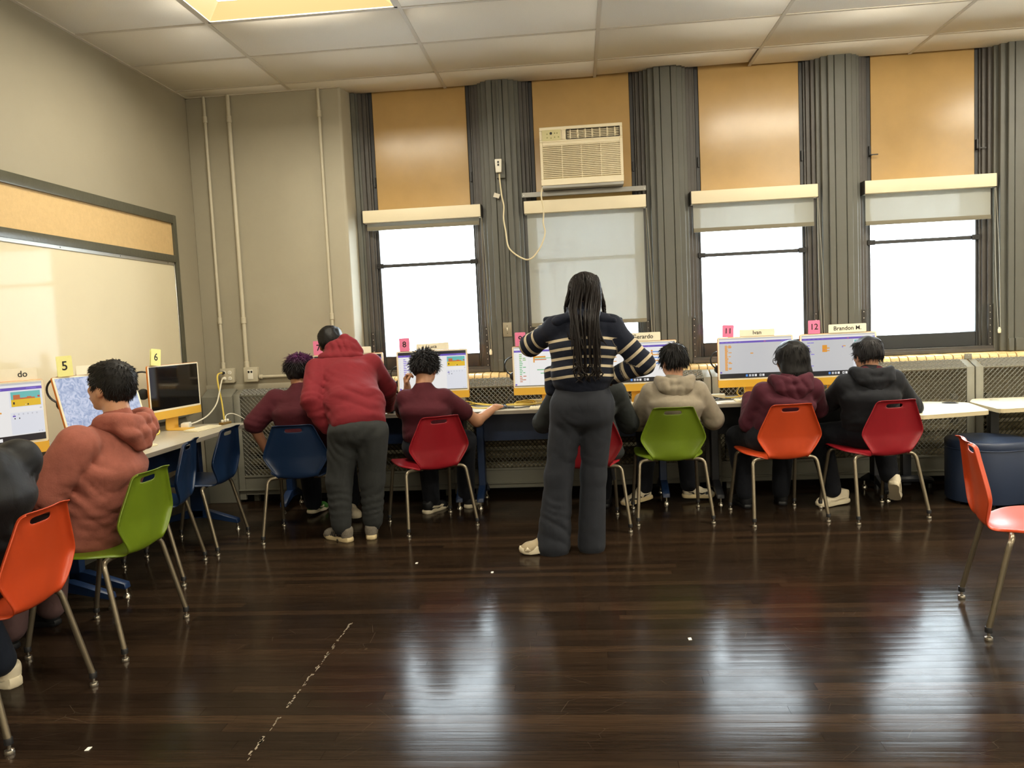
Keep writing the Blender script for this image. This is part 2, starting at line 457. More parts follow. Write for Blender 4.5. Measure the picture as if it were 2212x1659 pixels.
# window wall below the sill and between the openings
WX = [0.988+1.3295*i-0.5 for i in range(6)]          # left edges of the openings; the last two are unseen, added for daylight
WWID = 1.0
q = MB(); q.span((0.43, 1.60, 0), (XR, 1.92, 0.99))
struct(q.build('wall_below_windows', mat('wall_behind_radiators', rgb(150, 142, 118), 0.7, var=0.05)))
def pilaster(x0, x1, k):
    """painted casing between two windows, stepped and grooved"""
    q = MB()
    q.span((x0, 1.575, 0.985), (x1, 1.95, H+0.1))
    o = struct(q.build('trim_%d' % k, M_trim, bevel=0.003, segs=1))
    q = MB(); q.span((x0+0.030, 1.540, 0.985), (x1-0.030, 1.58, H+0.02)); q.build('casing', M_trim, o, bevel=0.004, segs=1)
    w3 = (x1-x0-0.15)
    for a_, b_ in ((0.075, 0.075+w3*0.26), (0.075+w3*0.275, 0.075+w3*0.725), (0.075+w3*0.74, 0.075+w3)):
        q = MB(); q.span((x0+a_, 1.512, 0.985), (x0+b_, 1.545, H+0.02)); q.build('board', M_trim, o, bevel=0.004, segs=1)
        q = MB(); q.span((x0+a_+.004, 1.500, 0.984), (x0+b_-.004, 1.520, 1.085)); q.build('plinth_block', M_trim, o, bevel=0.004, segs=1)
    return o
q = MB(); q.span((0.405, 1.60, 0.985), (0.488, 1.95, H+0.1)); q.span((0.435, 1.57, 0.985), (0.47, 1.61, H))
struct(q.build('trim_1', M_trim, bevel=0.003, segs=1))
for i in range(5): pilaster(WX[i]+WWID, WX[i+1], i+2)
q = MB(); q.span((WX[5]+WWID, 1.565, 0.985), (XR, 1.95, H+0.1)); struct(q.build('trim_7', M_trim))

# ---- windows
M_shade = shade_cloth('roller_shade_grey', rgb(150, 150, 140), 0.19)
bar_z = [1.905, 1.88, 1.855, 1.885, 1.88, 1.88]
shade_z = [2.225, 1.37, 2.065, 2.045, 2.05, 1.9]
for i, x0 in enumerate(WX):
    x1 = x0+WWID
    q = MB()                                   # jamb linings stepping back to the sash
    for s, a in ((1, x0), (-1, x1)):
        q.span((a, 1.60, 0.985), (a+s*0.03, 1.95, H+0.1))
        q.span((a+s*0.03, 1.625, 0.985), (a+s*0.062, 1.95, H+0.1))
        q.span((a+s*0.062, 1.64, 0.985), (a+s*0.078, 1.95, H+0.1))
    q.span((x0, 1.575, 0.985), (x1, 1.95, 1.03))
    q.span((x0, 1.555, 0.985), (x1, 1.60, 1.012))
    w = struct(q.build('window_%d' % (i+1), M_jamb, bevel=0.0025, segs=1))
    xa, xb = x0+0.078, x1-0.078
    q = MB(); z0 = 1.03                        # lower sash
    ga, gb, gz0 = x0+0.103, x1-0.096, 1.142
    q.span((xa, 1.655, z0), (ga, 1.72, 2.32)); q.span((gb, 1.655, z0), (xb, 1.72, 2.32))
    q.span((ga, 1.655, z0), (gb, 1.72, gz0)); q.span((ga, 1.655, 2.24), (gb, 1.72, 2.32))
    q.build('sash', M_sash, w, bevel=0.004, segs=1)
    q = MB(); q.span((ga, 1.690, gz0), (gb, 1.694, 2.24)); q.build('glass_pane', M_glass, w)
    q = MB(); z = bar_z[i]                     # meeting bar with end catches
    q.span((xa+0.01, 1.642, z-0.014), (xb-0.01, 1.668, z+0.014))
    b = q.build('meeting_bar', M_sash, w, bevel=0.004, segs=1)
    for xx in (xa+0.025, xb-0.025):
        q = MB(); q.span((xx-0.03, 1.63, z-0.02), (xx+0.03, 1.65, z+0.02)); q.box((xx-0.012, 1.628, z), (0.007, 0.006, 0.007)); q.box((xx+0.012, 1.628, z), (0.007, 0.006, 0.007))
        q.build('catch', M_black, b, bevel=0.003, segs=1)
    q = MB(); q.span((xa+0.033, 1.645, 2.30), (xb-0.031, 1.70, H+0.1)); q.build('blanking_board', M_board, w, bevel=0.002, segs=1)
    q = MB()
    for a, b_ in ((xa, xa+0.033), (xb-0.031, xb)): q.span((a, 1.65, 2.30), (b_, 1.76, H+0.1))
    q.build('upper_sash_stile', M_sash, w, bevel=0.004, segs=1)
    for xx in ((xa+0.02, xb-0.015) if i in (0, 2, 3) else (xb-0.015,)):
        q = MB(); q.span((xx-0.006, 1.63, 2.56), (xx+0.006, 1.652, 2.64))
        if i == 3: q.span((xx-0.006, 1.60, 2.56), (xx+0.006, 1.65, 2.568)); q.span((xx-0.006, 1.598, 2.562), (xx+0.05, 1.606, 2.57))
        q.build('sash_catch', M_black, w)
    # roller shade on its cassette
    nth = ['first', 'second', 'third', 'fourth', 'unseen fifth', 'unseen sixth'][i]
    how = ['rolled up to a sliver', 'drawn almost fully down', 'lowered a hand above the bar', 'lowered a little', 'lowered a little', 'lowered'][i]
    t = thing('roller_shade', 'cream shade box with grey cloth %s, %s window' % (how, nth), 'window shade', ((x0+x1)/2, 1.55, 2.30), group='roller shades on the windows')
    q = MB(); q.span((-0.488, -0.045, -0.047), (0.488, 0.045, 0.052)); q.build('cassette', M_cream, t, bevel=0.004, segs=2)
    for s in (-1, 1):
        q = MB(); q.span((s*0.488, -0.047, -0.052), (s*0.492, 0.047, 0.054)); q.build('end_cap', mat('dark_end_cap', rgb(60, 56, 48), 0.5), t)
    zb = shade_z[i]-2.30
    q = MB(); q.span((-0.468, 0.008, zb), (0.468, 0.0092, -0.04)); q.build('cloth', M_shade, t)
    q = MB(); q.span((-0.468, 0.000, zb-0.032), (0.468, 0.016, zb)); q.build('hem_bar', mat('shade_hem', rgb(120, 114, 96), 0.7), t, bevel=0.003)
    # bead chain
    q = MB(); xc = 0.487
    zend = 1.16-2.30
    q.tube(smooth_path([(xc, -0.02, -0.05), (xc+0.004, -0.02, -0.6), (xc+0.02, -0.03, zend)], 8), 0.0022, 5)
    q.tube(smooth_path([(xc+0.006, -0.02, -0.05), (xc+0.03, -0.025, -0.6), (xc+0.036, -0.03, zend)], 8), 0.0022, 5)
    ch = q.build('bead_chain', mat('pale_chain', rgb(150, 145, 130), 0.4), t, smooth=True)
    q = MB(); q.lathe([(0.003, -0.03), (0.011, -0.026), (0.012, 0.0), (0.006, 0.016), (0.003, 0.018)], (xc+0.028, -0.03, zend-0.005), 10)
    q.build('chain_weight', M_cream, ch, smooth=True)
    # clear guard across the bottom of the window
    t = thing('window_guard', 'clear acrylic guard sheet with riveted steel side strips across the bottom of the %s window' % nth, 'window guard', ((x0+x1)/2, 1.592, 1.03), group='clear window guards')
    hw = WWID/2-0.02
    q = MB(); q.span((-hw, 0, 0), (hw, 0.005, 0.335)); q.build('sheet', M_plexi, t)
    for s in (-1, 1):
        q = MB(); q.span((s*hw-0.014, -0.006, -0.005), (s*hw+0.014, 0.0, 0.325)); q.span((s*hw+s*0.012, -0.006, -0.005), (s*hw+s*0.016, 0.02, 0.325))
        st = q.build('steel_strip', M_steel, t)
        q = MB()
        for k in range(7): q.lathe([(0.004, 0), (0.004, 0.003), (0.001, 0.004)], (s*hw, -0.006, 0.01+0.05*k), 8, rotx(PI/2))
        q.build('rivet', mat('bright_rivet', rgb(190, 185, 175), 0.3, metal=0.9), st, kind='stuff')
# brick sill
M_brick = mat('glazed_yellow_brick', rgb(218, 188, 130), 0.28, var=0.12, vscale=22, objvar=0.16, bump=0.15, bscale=70)
q = MB(); q.span((0.43, 1.43, 0.86), (XR, 1.60, 0.955))
sill = struct(q.build('window_sill', mat('brick_mortar', rgb(120, 104, 80), 0.9)))
q = MB(); BWD = 0.0667
prof = [(1.425, 0.905), (1.425, 0.945), (1.432, 0.964), (1.448, 0.976), (1.475, 0.980), (1.602, 0.983), (1.602, 0.905)]
n = len(prof)
q.add([(-BWD/2+0.003, y, z) for y, z in prof]+[(BWD/2-0.003, y, z) for y, z in prof],
      [tuple(range(n-1, -1, -1)), tuple(range(n, 2*n))]+[(i, (i+1) % n, n+(i+1) % n, n+i) for i in range(n)])
bm_ = q.mesh('brick', M_brick, smooth=True, bevel=0.0018, segs=1, auto=0.6)
x = 0.47
while x < XR-0.05:
    o = link('brick', bm_, sill, loc=(x, random.uniform(-0.002, 0.002), random.uniform(-0.0012, 0.0012))); x += BWD
# low ledge on the plain wall and floor plinth
q = MB(); q.span((XL, 1.395, 0.93), (0.40, 1.415, 0.975)); struct(q.build('trim_8', M_wall2, bevel=0.003))
q = MB(); q.span((XL, -6, 0), (XL+0.02, 1.41, 0.14)); struct(q.build('baseboard_left', M_trim, bevel=0.003))
q = MB(); q.span((XL, 1.385, 0), (0.41, 1.41, 0.16)); q.span((0.41, 1.56, 0), (XR, 1.60, 0.16)); struct(q.build('baseboard_front', M_black))
# ============================================================ LEFT WALL: pin board over white board
M_frame = mat('board_frame_paint', rgb(80, 79, 66), 0.30, var=0.10, vscale=10, bump=0.6, bscale=45)
M_cork = mat('tan_pinboard', rgb(203, 172, 122), 0.85, var=0.08, vscale=40, bump=0.5, bscale=160)
M_wb = mat('white_board_enamel', rgb(214, 204, 176), 0.06, var=0.03, vscale=2, spec=0.05)
M_alu = mat('brushed_aluminium', rgb(190, 188, 182), 0.35, metal=0.85)
t = thing('whiteboard', 'long white board under a tan pin strip in a dark painted frame, left wall', 'whiteboard', (XL, -2.0, 1.6))
y0, y1 = -4.6+2.0, 1.058+2.0
q = MB(); q.span((0, y0, 2.266-1.6), (0.03, y1, 2.333-1.6)); q.build('top_rail', M_frame, t, bevel=0.006)
q = MB(); q.span((0, y0, 1.966-1.6), (0.03, y1-0.045, 2.022-1.6)); q.build('middle_rail', M_frame, t, bevel=0.006)
q = MB(); q.span((0, y1-0.045, 0.80-1.6), (0.032, y1, 2.333-1.6)); q.build('side_rail', M_frame, t, bevel=0.006)
q = MB(); q.span((0, y0, 2.020-1.6), (0.012, y1-0.043, 2.268-1.6)); q.build('pin_board', M_cork, t)
q = MB(); q.span((0, y0, 0.80-1.6), (0.012, y1-0.05, 1.968-1.6)); q.build('writing_surface', M_wb, t)
q = MB(); q.span((0.010, y0, 1.944-1.6), (0.018, y1-0.048, 1.968-1.6)); q.span((0.010, y1-0.056, 0.80-1.6), (0.018, y1-0.048, 1.966-1.6))
al = q.build('metal_edge', M_alu, t, bevel=0.002, segs=1)
q = MB()
for k in range(10): q.lathe([(0.004, 0), (0.003, 0.002)], (0.018, y1-0.15-0.62*k, 1.957-1.6), 8, roty(PI/2))
q.build('screw', M_black, al, kind='stuff')
q = MB(); q.span((0, y0, 0.775-1.6), (0.07, y1-0.045, 0.80-1.6)); q.build('pen_tray', M_alu, t, bevel=0.004)

# ============================================================ conduits and boxes on the plain wall
M_pipe = mat('painted_conduit', rgb(186, 178, 156), 0.45, var=0.04, bump=0.2, bscale=60)
def conduit(label, x, z0, z1, r, coup, y=1.385):
    t = thing('conduit_pipe', label, 'pipe', (x, y, z0), group='painted conduits on the corner wall')
    q = MB(); q.tube([(0, 0, 0), (0, 0, z1-z0)], r, 14, False); q.build('pipe', M_pipe, t, smooth=True, auto=0.7)
    for z in coup:
        q = MB(); q.lathe([(r+0.001, -0.028), (r+0.005, -0.024), (r+0.005, 0.024), (r+0.001, 0.028)], (0, 0, z-z0), 14); q.build('coupling', M_pipe, t, smooth=True, auto=0.7)
    return t
conduit('thin painted conduit nearest the corner, ending at the socket box', -0.722, 1.112, H, 0.0125, [1.135, 1.508, 3.138])
conduit('thicker painted conduit, second from the corner, ending at the data box', -0.520, 1.112, H, 0.0165, [1.135, 1.503, 3.127])
conduit('thin painted conduit beside the window reveal, third from the corner', 0.228, 1.02, H, 0.0125, [1.502, 3.122])
t = thing('conduit_pipe', 'horizontal painted conduit running right from the data box', 'pipe', (-0.42, 1.385, 1.031), group='painted conduits on the corner wall')
q = MB(); q.tube([(0, 0, 0), (0.64, 0, 0)], 0.013, 14); q.build('pipe', M_pipe, t, smooth=True, auto=0.7)
q = MB(); q.lathe([(0.014, -0.0), (0.019, 0.003), (0.019, 0.026), (0.014, 0.03)], (0.0, 0, 0), 14, roty(PI/2)); q.build('coupling', M_pipe, t, smooth=True, auto=0.7)
M_white = mat('white_plastic', rgb(232, 228, 214), 0.4)
t = thing('outlet_box', 'painted double socket box at the foot of the corner conduit, two plugs in it', 'socket', (-0.682, 1.41, 1.054))
q = MB(); q.span((-0.055, -0.05, -0.058), (0.055, 0, 0.058)); q.build('box', M_pipe, t, bevel=0.008)
q = MB(); q.span((-0.058, -0.055, -0.060), (0.058, -0.050, 0.060)); q.build('cover', M_pipe, t, bevel=0.002)
for dx in (-0.024, 0.024):
    for dz in (-0.024, 0.024):
        q = MB(); q.lathe([(0.0165, 0), (0.0165, 0.003), (0.015, 0.004)], (dx, -0.055, dz), 14, rotx(PI/2))
        s = q.build('socket', M_white, t, smooth=True, auto=0.5)
        q = MB(); q.span((dx-0.007, -0.0597, dz-0.002), (dx-0.005, -0.0588, dz+0.007)); q.span((dx+0.005, -0.0597, dz-0.002), (dx+0.007, -0.0588, dz+0.007)); q.span((dx-0.002, -0.0597, dz-0.010), (dx+0.002, -0.0588, dz-0.006))
        q.build('slots', M_black, s)
t = thing('data_box', 'painted data outlet box with two dark ports, beside the socket box', 'socket', (-0.480, 1.41, 1.056))
q = MB(); q.span((-0.055, -0.05, -0.058), (0.055, 0, 0.058)); q.build('box', M_pipe, t, bevel=0.008)
q = MB(); q.span((-0.058, -0.055, -0.060), (0.058, -0.050, 0.060)); q.build('cover', M_pipe, t, bevel=0.002)
q = MB(); q.span((-0.024, -0.058, -0.04), (0.02, -0.054, 0.038)); q.build('insert', M_white, t, bevel=0.001)
for dx in (-0.014, 0.010):
    q = MB(); q.span((dx-0.008, -0.0588, 0.012), (dx+0.008, -0.0575, 0.030)); q.build('port', M_black, t)
# switch and plug on the first pilaster
t = thing('light_switch', 'metal light switch plate on the pilaster between first and second windows', 'switch', (1.650, 1.508, 1.328))
q = MB(); q.span((-0.036, -0.004, -0.058), (0.036, 0, 0.058)); q.span((-0.030, 0, -0.052), (0.030, 0.03, 0.052)); q.build('plate', mat('switch_plate', rgb(150, 142, 122), 0.4, metal=0.4), t, bevel=0.002)
q = MB(); q.box((0, -0.009, 0.003), (0.009, 0.014, 0.02), rotx(0.4)); q.build('toggle', M_white, t, bevel=0.001)
q = MB()
for z in (-0.03, 0.03): q.lathe([(0.003, 0), (0.002, 0.0015)], (0, -0.004, z), 8, rotx(PI/2))
q.build('screw', M_black, t, kind='stuff')
t = thing('surface_socket', 'dark socket box with thin raceway high on the first pilaster', 'socket', (1.652, 1.507, 2.60))
q = MB(); q.span((-0.026, -0.04, -0.06), (0.040, 0, 0.075)); q.build('box', M_trim, t, bevel=0.004)
q = MB(); q.span((-0.002, -0.014, 0.07), (0.014, 0.0, H-2.603)); q.build('raceway', M_trim, t, bevel=0.002)
t = thing('raceway', 'thin painted raceway rising from the light switch', 'raceway', (1.652, 1.507, 1.388))
q = MB(); q.span((-0.007, -0.012, 0), (0.007, 0, 1.14)); q.build('channel', M_trim, t, bevel=0.002)

# ============================================================ air conditioner on its shelf
M_ac = mat('ac_cream_plastic', rgb(232, 220, 190), 0.45, var=0.02)
M_dark = mat('ac_dark_inside', rgb(28, 22, 18), 0.7)
ax, az, ay = 2.306, 2.665, 1.385
t = ac_t = thing('air_conditioner', 'cream window air conditioner with louvred front in the second window', 'air conditioner', (ax, ay, az))
q = MB(); q.span((-0.305, 0.03, -0.205), (0.305, 0.33, 0.215)); q.build('case', mat('ac_metal_case', rgb(190, 178, 150), 0.5), t, bevel=0.006)
w, h = 0.323, 0.228
q = MB()                                        # front panel as a frame around two openings
q.span((-w, 0, 0.112), (w, 0.035, 0.128)); q.span((-w, 0, 0.200), (w, 0.035, h)); q.span((-w, 0, 0.128), (-0.305, 0.035, 0.2)); q.span((0.302, 0, 0.128), (w, 0.035, 0.2))
q.span((-0.305, 0, 0.128), (-0.115, 0.035, 0.2))
q.span((-w, 0, -0.172), (-0.302, 0.035, 0.112)); q.span((0.300, 0, -0.172), (w, 0.035, 0.112)); q.span((-0.302, 0, 0.086), (0.3, 0.035, 0.112)); q.span((-w, -0.004, -0.222), (w, 0.035, -0.172))
q.build('front_panel', M_ac, t, bevel=0.003, segs=1)
q = MB(); q.span((-0.30, 0.028, -0.17), (0.30, 0.034, 0.086)); q.span((-0.11, 0.028, 0.128), (0.3, 0.034, 0.2)); q.build('filter', M_dark, t)
lou = MB(); lou.box((0, 0, 0), (0.602, 0.018, 0.0068), rotx(-0.45))
lm = lou.mesh('louvre', M_ac, True, 0.0012, 1)
for k in range(18): link('louvre', lm, t, loc=(0, 0.009, 0.079-0.0142*k))
for k in (-1, 0, 1):
    q = MB(); q.span((k*0.152-0.002, 0.001, -0.172), (k*0.152+0.002, 0.014, 0.086)); q.build('louvre_post', M_ac, t)
# discharge grille
q = MB()
for a, b in (((-0.112, 0.124), (-0.107, 0.204)), ((0.298, 0.124), (0.303, 0.204)), ((-0.112, 0.199), (0.303, 0.204)), ((-0.112, 0.124), (0.303, 0.129))): q.span((a[0], -0.002, a[1]), (b[0], 0.02, b[1]))
gr = q.build('grille_frame', mat('ac_grille_rim', rgb(90, 82, 66), 0.5), t)
for k in range(5):
    q = MB(); q.box((0.096, 0.010, 0.139+0.0128*k), (0.402, 0.014, 0.0045), rotx(0.5)); q.build('vane', M_ac, gr)
for k in range(7):
    q = MB(); q.box((-0.084+0.0585*k, 0.012, 0.164), (0.006, 0.02, 0.07), rotz(0.5*(1 if k < 3 else -1))); q.build('vane', M_ac, gr)
q = MB(); q.span((-0.302, -0.002, 0.122), (-0.158, 0.002, 0.206)); pn = q.build('control_panel', mat('ac_control_panel', rgb(208, 200, 150), 0.4), t, bevel=0.001)
q = MB(); q.span((-0.146, -0.008, 0.126), (-0.135, 0.0, 0.2)); q.build('vent_lever', M_ac, t, bevel=0.003)
q = MB()
q.lathe([(0.010, 0), (0.010, 0.003), (0.008, 0.004)], (-0.232, -0.002, 0.178), 12, rotx(PI/2)); q.build('display', M_black, pn, smooth=True, auto=0.5)
for bx, bz in ((-0.262, 0.174), (-0.203, 0.178), (-0.184, 0.178), (-0.262, 0.146), (-0.232, 0.142), (-0.203, 0.148), (-0.174, 0.148)):
    q = MB(); q.lathe([(0.0048, 0), (0.0048, 0.002), (0.004, 0.003)], (bx, -0.002, bz), 10, rotx(PI/2)); q.build('button', mat('ac_button', rgb(150, 148, 90), 0.4), pn, smooth=True, auto=0.5)
q = MB(); q.span((-0.315, 0.0, -0.244), (0.32, 0.33, -0.222)); q.build('base_tray', mat('galvanised', rgb(150, 148, 142), 0.4, metal=0.6), t, bevel=0.003)
t = thing('support_bar', 'bare metal channel across the second window carrying the air conditioner', 'bracket', (2.313, 1.53, 2.415))
q = MB()
q.span((-0.495, -0.025, 0.0), (0.495, 0.10, 0.004)); q.span((-0.495, -0.029, -0.036), (0.495, -0.025, 0.004)); q.span((-0.495, -0.044, -0.036), (0.495, -0.029, -0.032))
q.build('channel', mat('galvanised', rgb(150, 148, 142), 0.4, metal=0.6), t, bevel=0.001, segs=1)
q = MB()
for sx in (-1, 1): q.lathe([(0.006, 0), (0.005, 0.005)], (sx*0.48, -0.029, -0.018), 8, rotx(PI/2))
q.build('bolt', M_alu, t, kind='stuff')
pts = [(1.648, 1.462, 2.575), (1.648, 1.470, 2.52), (1.658, 1.478, 2.40), (1.670, 1.478, 2.32), (1.664, 1.475, 2.22), (1.676, 1.475, 2.12), (1.690, 1.475, 2.00), (1.735, 1.47, 1.94),
       (1.80, 1.455, 1.895), (1.850, 1.44, 1.880), (1.90, 1.43, 1.905), (1.96, 1.42, 1.985), (1.995, 1.41, 2.08), (1.985, 1.405, 2.16), (1.992, 1.40, 2.26), (1.978, 1.40, 2.36), (1.985, 1.40, 2.42), (2.0, 1.405, 2.440)]
pts = [(a-1.645, b-1.46, c-2.60) for a, b, c in pts]
M_cord = mat('cream_cord', rgb(222, 210, 176), 0.45)
off = (1.645-ax, 1.46-ay, 2.60-az)
q = MB(); q.tube(smooth_path(pts, 8), 0.0062, 8); cord_ = q.build('power_cord', M_cord, ac_t, smooth=True, loc=off)
q = MB(); q.prism([(-0.024, -0.05), (0.022, -0.05), (0.028, 0.055), (-0.028, 0.055)], 0.0, 0.03, Matrix.Translation((0.0, 0.007, 0.035)).to_3x3() @ rotx(PI/2))
pl = q.build('plug', M_white, cord_, bevel=0.006, loc=(0.0, 0.0, 0.03))
q = MB(); q.span((-0.007, -0.012, 0.022), (0.007, -0.009, 0.038)); q.span((-0.007, -0.012, 0.0), (0.007, -0.009, 0.016)); q.build('test_button', M_black, cord_, loc=(0, -0.02, 0.03))
q = MB(); q.box((-0.028, 0.01, -0.195), (0.048, 0.001, 0.035), roty(0.35)); q.build('paper_tag', mat('paper_tag', rgb(214, 206, 190), 0.7, var=0.15, vscale=120), cord_)

# ============================================================ radiators and their mesh covers
M_cov = mat('cover_grey_steel', rgb(126, 124, 112), 0.45, var=0.06, vscale=5, bump=0.2, bscale=60)
M_mesh = mat('expanded_mesh_steel', rgb(104, 102, 92), 0.45, var=0.05)
YF = 1.30
def lattice(width, h0, h1, fn):
    """expanded metal: flat bonded strands, real geometry"""
    q = MB(); px, pz = 0.0345, 0.0365
    nx = int(round(width/px)); nz = int(round((h1-h0)/pz)); px = width/nx; pz = (h1-h0)/nz
    hw = 0.0030; dp = 0.0028
    for i in range(nx):
        for j in range(nz):
            cx_, cz_ = (i+0.5)*px, h0+(j+0.5)*pz
            c = [(cx_-px/2, cz_), (cx_, cz_+pz/2), (cx_+px/2, cz_), (cx_, cz_-pz/2)]
            for k in range(4):
                a, b = c[k], c[(k+1) % 4]
                vs = []
                for p in (a, b):
                    vs += [fn(p[0], p[1]-hw, -dp), fn(p[0], p[1]+hw, dp), fn(p[0], p[1]+hw, dp+0.002), fn(p[0], p[1]-hw, -dp+0.002)]
                q.add(vs, [(0, 4, 5, 1), (1, 5, 6, 2), (2, 6, 7, 3), (3, 7, 4, 0)])
    return q
sect = [(-0.62, 1.24), (1.25, 3.24), (3.25, 5.20), (5.21, 7.16)]
where = ['behind the desk nearest the corner', 'behind the middle desk', 'behind the desk under the third window', 'behind the white tables']
for k, (x0, x1) in enumerate(sect):
    wd = x1-x0
    t = thing('radiator_cover', 'grey steel radiator cover with mesh front, %s' % where[k], 'radiator cover', (x0, YF, 0), group='mesh radiator covers under the windows')
    zt, yt = 0.89, 0.125
    for s, a in ((0, 0.0), (1, wd-0.055)):
        q = MB(); q.prism([(0, 0.02), (0, zt), (yt, zt+0.052), (yt, zt+0.045), (0.02, zt-0.006), (0.02, 0.02)], a, a+0.055, Matrix(((0, 0, 1), (1, 0, 0), (0, 1, 0))))
        q.build('post', M_cov, t, bevel=0.002, segs=1)
    q = MB(); q.span((0.055, 0, 0.06), (wd-0.055, 0.012, 0.215)); q.build('kick_panel', M_cov, t, bevel=0.002, segs=1)
    q = MB(); q.span((0.055, -0.006, 0.205), (wd-0.055, 0.014, 0.222)); q.span((0.0, -0.014, 0.095), (wd, 0.0, 0.108)); q.build('ledge', M_cov, t, bevel=0.002, segs=1)
    q = MB(); q.span((0.055, 0.002, zt-0.012), (wd-0.055, 0.012, zt)); q.span((0.055, yt-0.012, zt+0.040), (wd-0.055, yt, zt+0.052)); q.build('top_rail', M_cov, t, bevel=0.002, segs=1)
    key = 'm%.3f' % wd
    q = lattice(wd-0.11, 0.222, zt-0.008, lambda x, z, d: (0.055+x, 0.006+d, z))
    q.build('mesh_front', M_mesh, t, kind='stuff')
    sl = 0.052/yt
    q = lattice(wd-0.11, 0.0, 0.130, lambda x, z, d: (0.055+x, z*0.93, zt+z*0.93*sl+d))
    q.build('mesh_top', M_mesh, t, kind='stuff')
    if k < 4:
        r = thing('radiator', 'ribbed horizontal heating pipes inside the mesh cover %s' % where[k], 'radiator', (x0+0.1, 1.345, 0.2), group='radiators inside the mesh covers')
        
        for xx in (0, wd-0.24):
            q = MB(); q.span((xx, 0.0, -0.04), (xx+0.04, 0.045, 0.48)); q.build('header', M_cov, r, bevel=0.004)
            q = MB(); q.span((xx, 0.0, -0.2), (xx+0.04, 0.04, -0.04)); q.build('foot', M_cov, r)
        for j in range(5):
            q = MB(); q.tube([(0, 0.02, 0.03+0.095*j), (wd-0.2, 0.02, 0.03+0.095*j)], 0.034, 12); q.build('pipe', mat('radiator_paint', rgb(150, 140, 112), 0.4, var=0.06), r, smooth=True, auto=0.7)
t = thing('valve_cabinet', 'solid grey steel end cabinet of the radiator cover in the corner', 'cabinet', (-0.88, YF-0.02, 0))
q = MB(); q.prism([(0, 0.0), (0, 0.885), (0.115, 0.945), (0.115, 0.0)], 0.0, 0.255, Matrix(((0, 0, 1), (1, 0, 0), (0, 1, 0)))); q.build('body', M_cov, t, bevel=0.006)
q = MB()
for z in (0.2, 0.45, 0.7, 0.84): q.lathe([(0.005, 0), (0.004, 0.002)], (0.235, 0, z), 8, rotx(PI/2))
q.build('rivet', M_cov, t, kind='stuff')
t = thing('joint_plate', 'small grey steel clip plate on the brick sill above the cover joint', 'bracket', (5.21, 1.42, 0.944))
q = MB(); q.span((-0.026, -0.004, 0.0), (0.026, 0.004, 0.038)); q.span((-0.026, -0.004, -0.002), (0.026, 0.03, 0.002)); q.build('plate', M_cov, t, bevel=0.001)
q = MB(); q.lathe([(0.005, 0), (0.004, 0.003)], (0.0, -0.004, 0.026), 8, rotx(PI/2)); q.build('screw', M_alu, t)

# ============================================================ desks
M_top = mat('grey_laminate', rgb(176, 168, 150), 0.32, var=0.03, vscale=60, rvar=0.05)
M_edge = mat('grey_edge_band', rgb(128, 120, 108), 0.5)
M_blue = mat('navy_powder_coat', rgb(24, 46, 82), 0.40, bump=0.08, bscale=300)
M_chrome = mat('nickel_glide', rgb(205, 198, 184), 0.22, metal=0.95)
M_slate = mat('slate_powder_coat', rgb(40, 42, 48), 0.45)
def tleg(parent, x, depth, m=None):
    """T leg: flat column with a low splayed foot and levelling glides"""
    m = m or M_blue; yc = depth*0.5
    q = MB()
    q.span((x-0.026, yc-0.045, 0.10), (x+0.026, yc+0.045, 0.705))
    q.span((x-0.03, yc-0.20, 0.690), (x+0.03, yc+0.20, 0.712))
    q.prism([(0.03, 0.05), (0.035, 0.08), (yc-0.07, 0.15), (yc+0.07, 0.15), (depth-0.035, 0.08), (depth-0.03, 0.05), (yc+0.05, 0.095), (yc-0.05, 0.095)], x-0.026, x+0.026, Matrix(((0, 0, 1), (1, 0, 0), (0, 1, 0))))
    l = q.build('leg', m, parent, bevel=0.003, segs=1)
    for y in (0.042, depth-0.042):
        q = MB(); q.lathe([(0.008, 0.06), (0.008, 0.024), (0.012, 0.022), (0.020, 0.010), (0.021, 0.0)], (x, y, 0), 12)
        q.build('glide', M_chrome, l, smooth=True, auto=0.7)
def desk(label, loc, rz, width, depth, legs, m=None):
    t = thing('computer_desk', label, 'desk', loc, rz, 'grey topped computer desks')
    q = MB(); q.span((0, 0, 0.712), (width, depth, 0.74)); q.build('desktop', M_top, t, bevel=0.003)
    q = MB(); q.span((0.0, -0.002, 0.713), (width, 0.0, 0.738)); q.build('edge_band', M_edge, t)
    for x in legs: tleg(t, x, depth, m)
    q = MB(); q.span((legs[0], depth*0.5+0.02, 0.48), (legs[-1], depth*0.5+0.03, 0.70)); q.build('modesty_panel', m or M_blue, t)
    return t
desk('grey computer desk with navy legs, nearest the corner along the windows', (-0.22, 0.83, 0), 0, 1.57, 0.46, (0.14, 1.505))
desk('grey computer desk with navy legs, middle of the window row', (1.362, 0.81, 0), 0, 1.775, 0.47, (0.086, 1.46))
desk('grey computer desk with dark legs, last of the window row', (3.15, 0.735, 0), 0, 1.27, 0.54, (0.05, 1.21), M_slate)
desk('grey computer desk on the left wall, nearest the window corner', (-0.205, -1.02, 0), PI/2, 1.665, 0.65, (0.075, 1.447))
desk('grey computer desk on the left wall, nearest the viewer', (-0.185, -2.72, 0), PI/2, 1.685, 0.65, (0.3, 1.613))

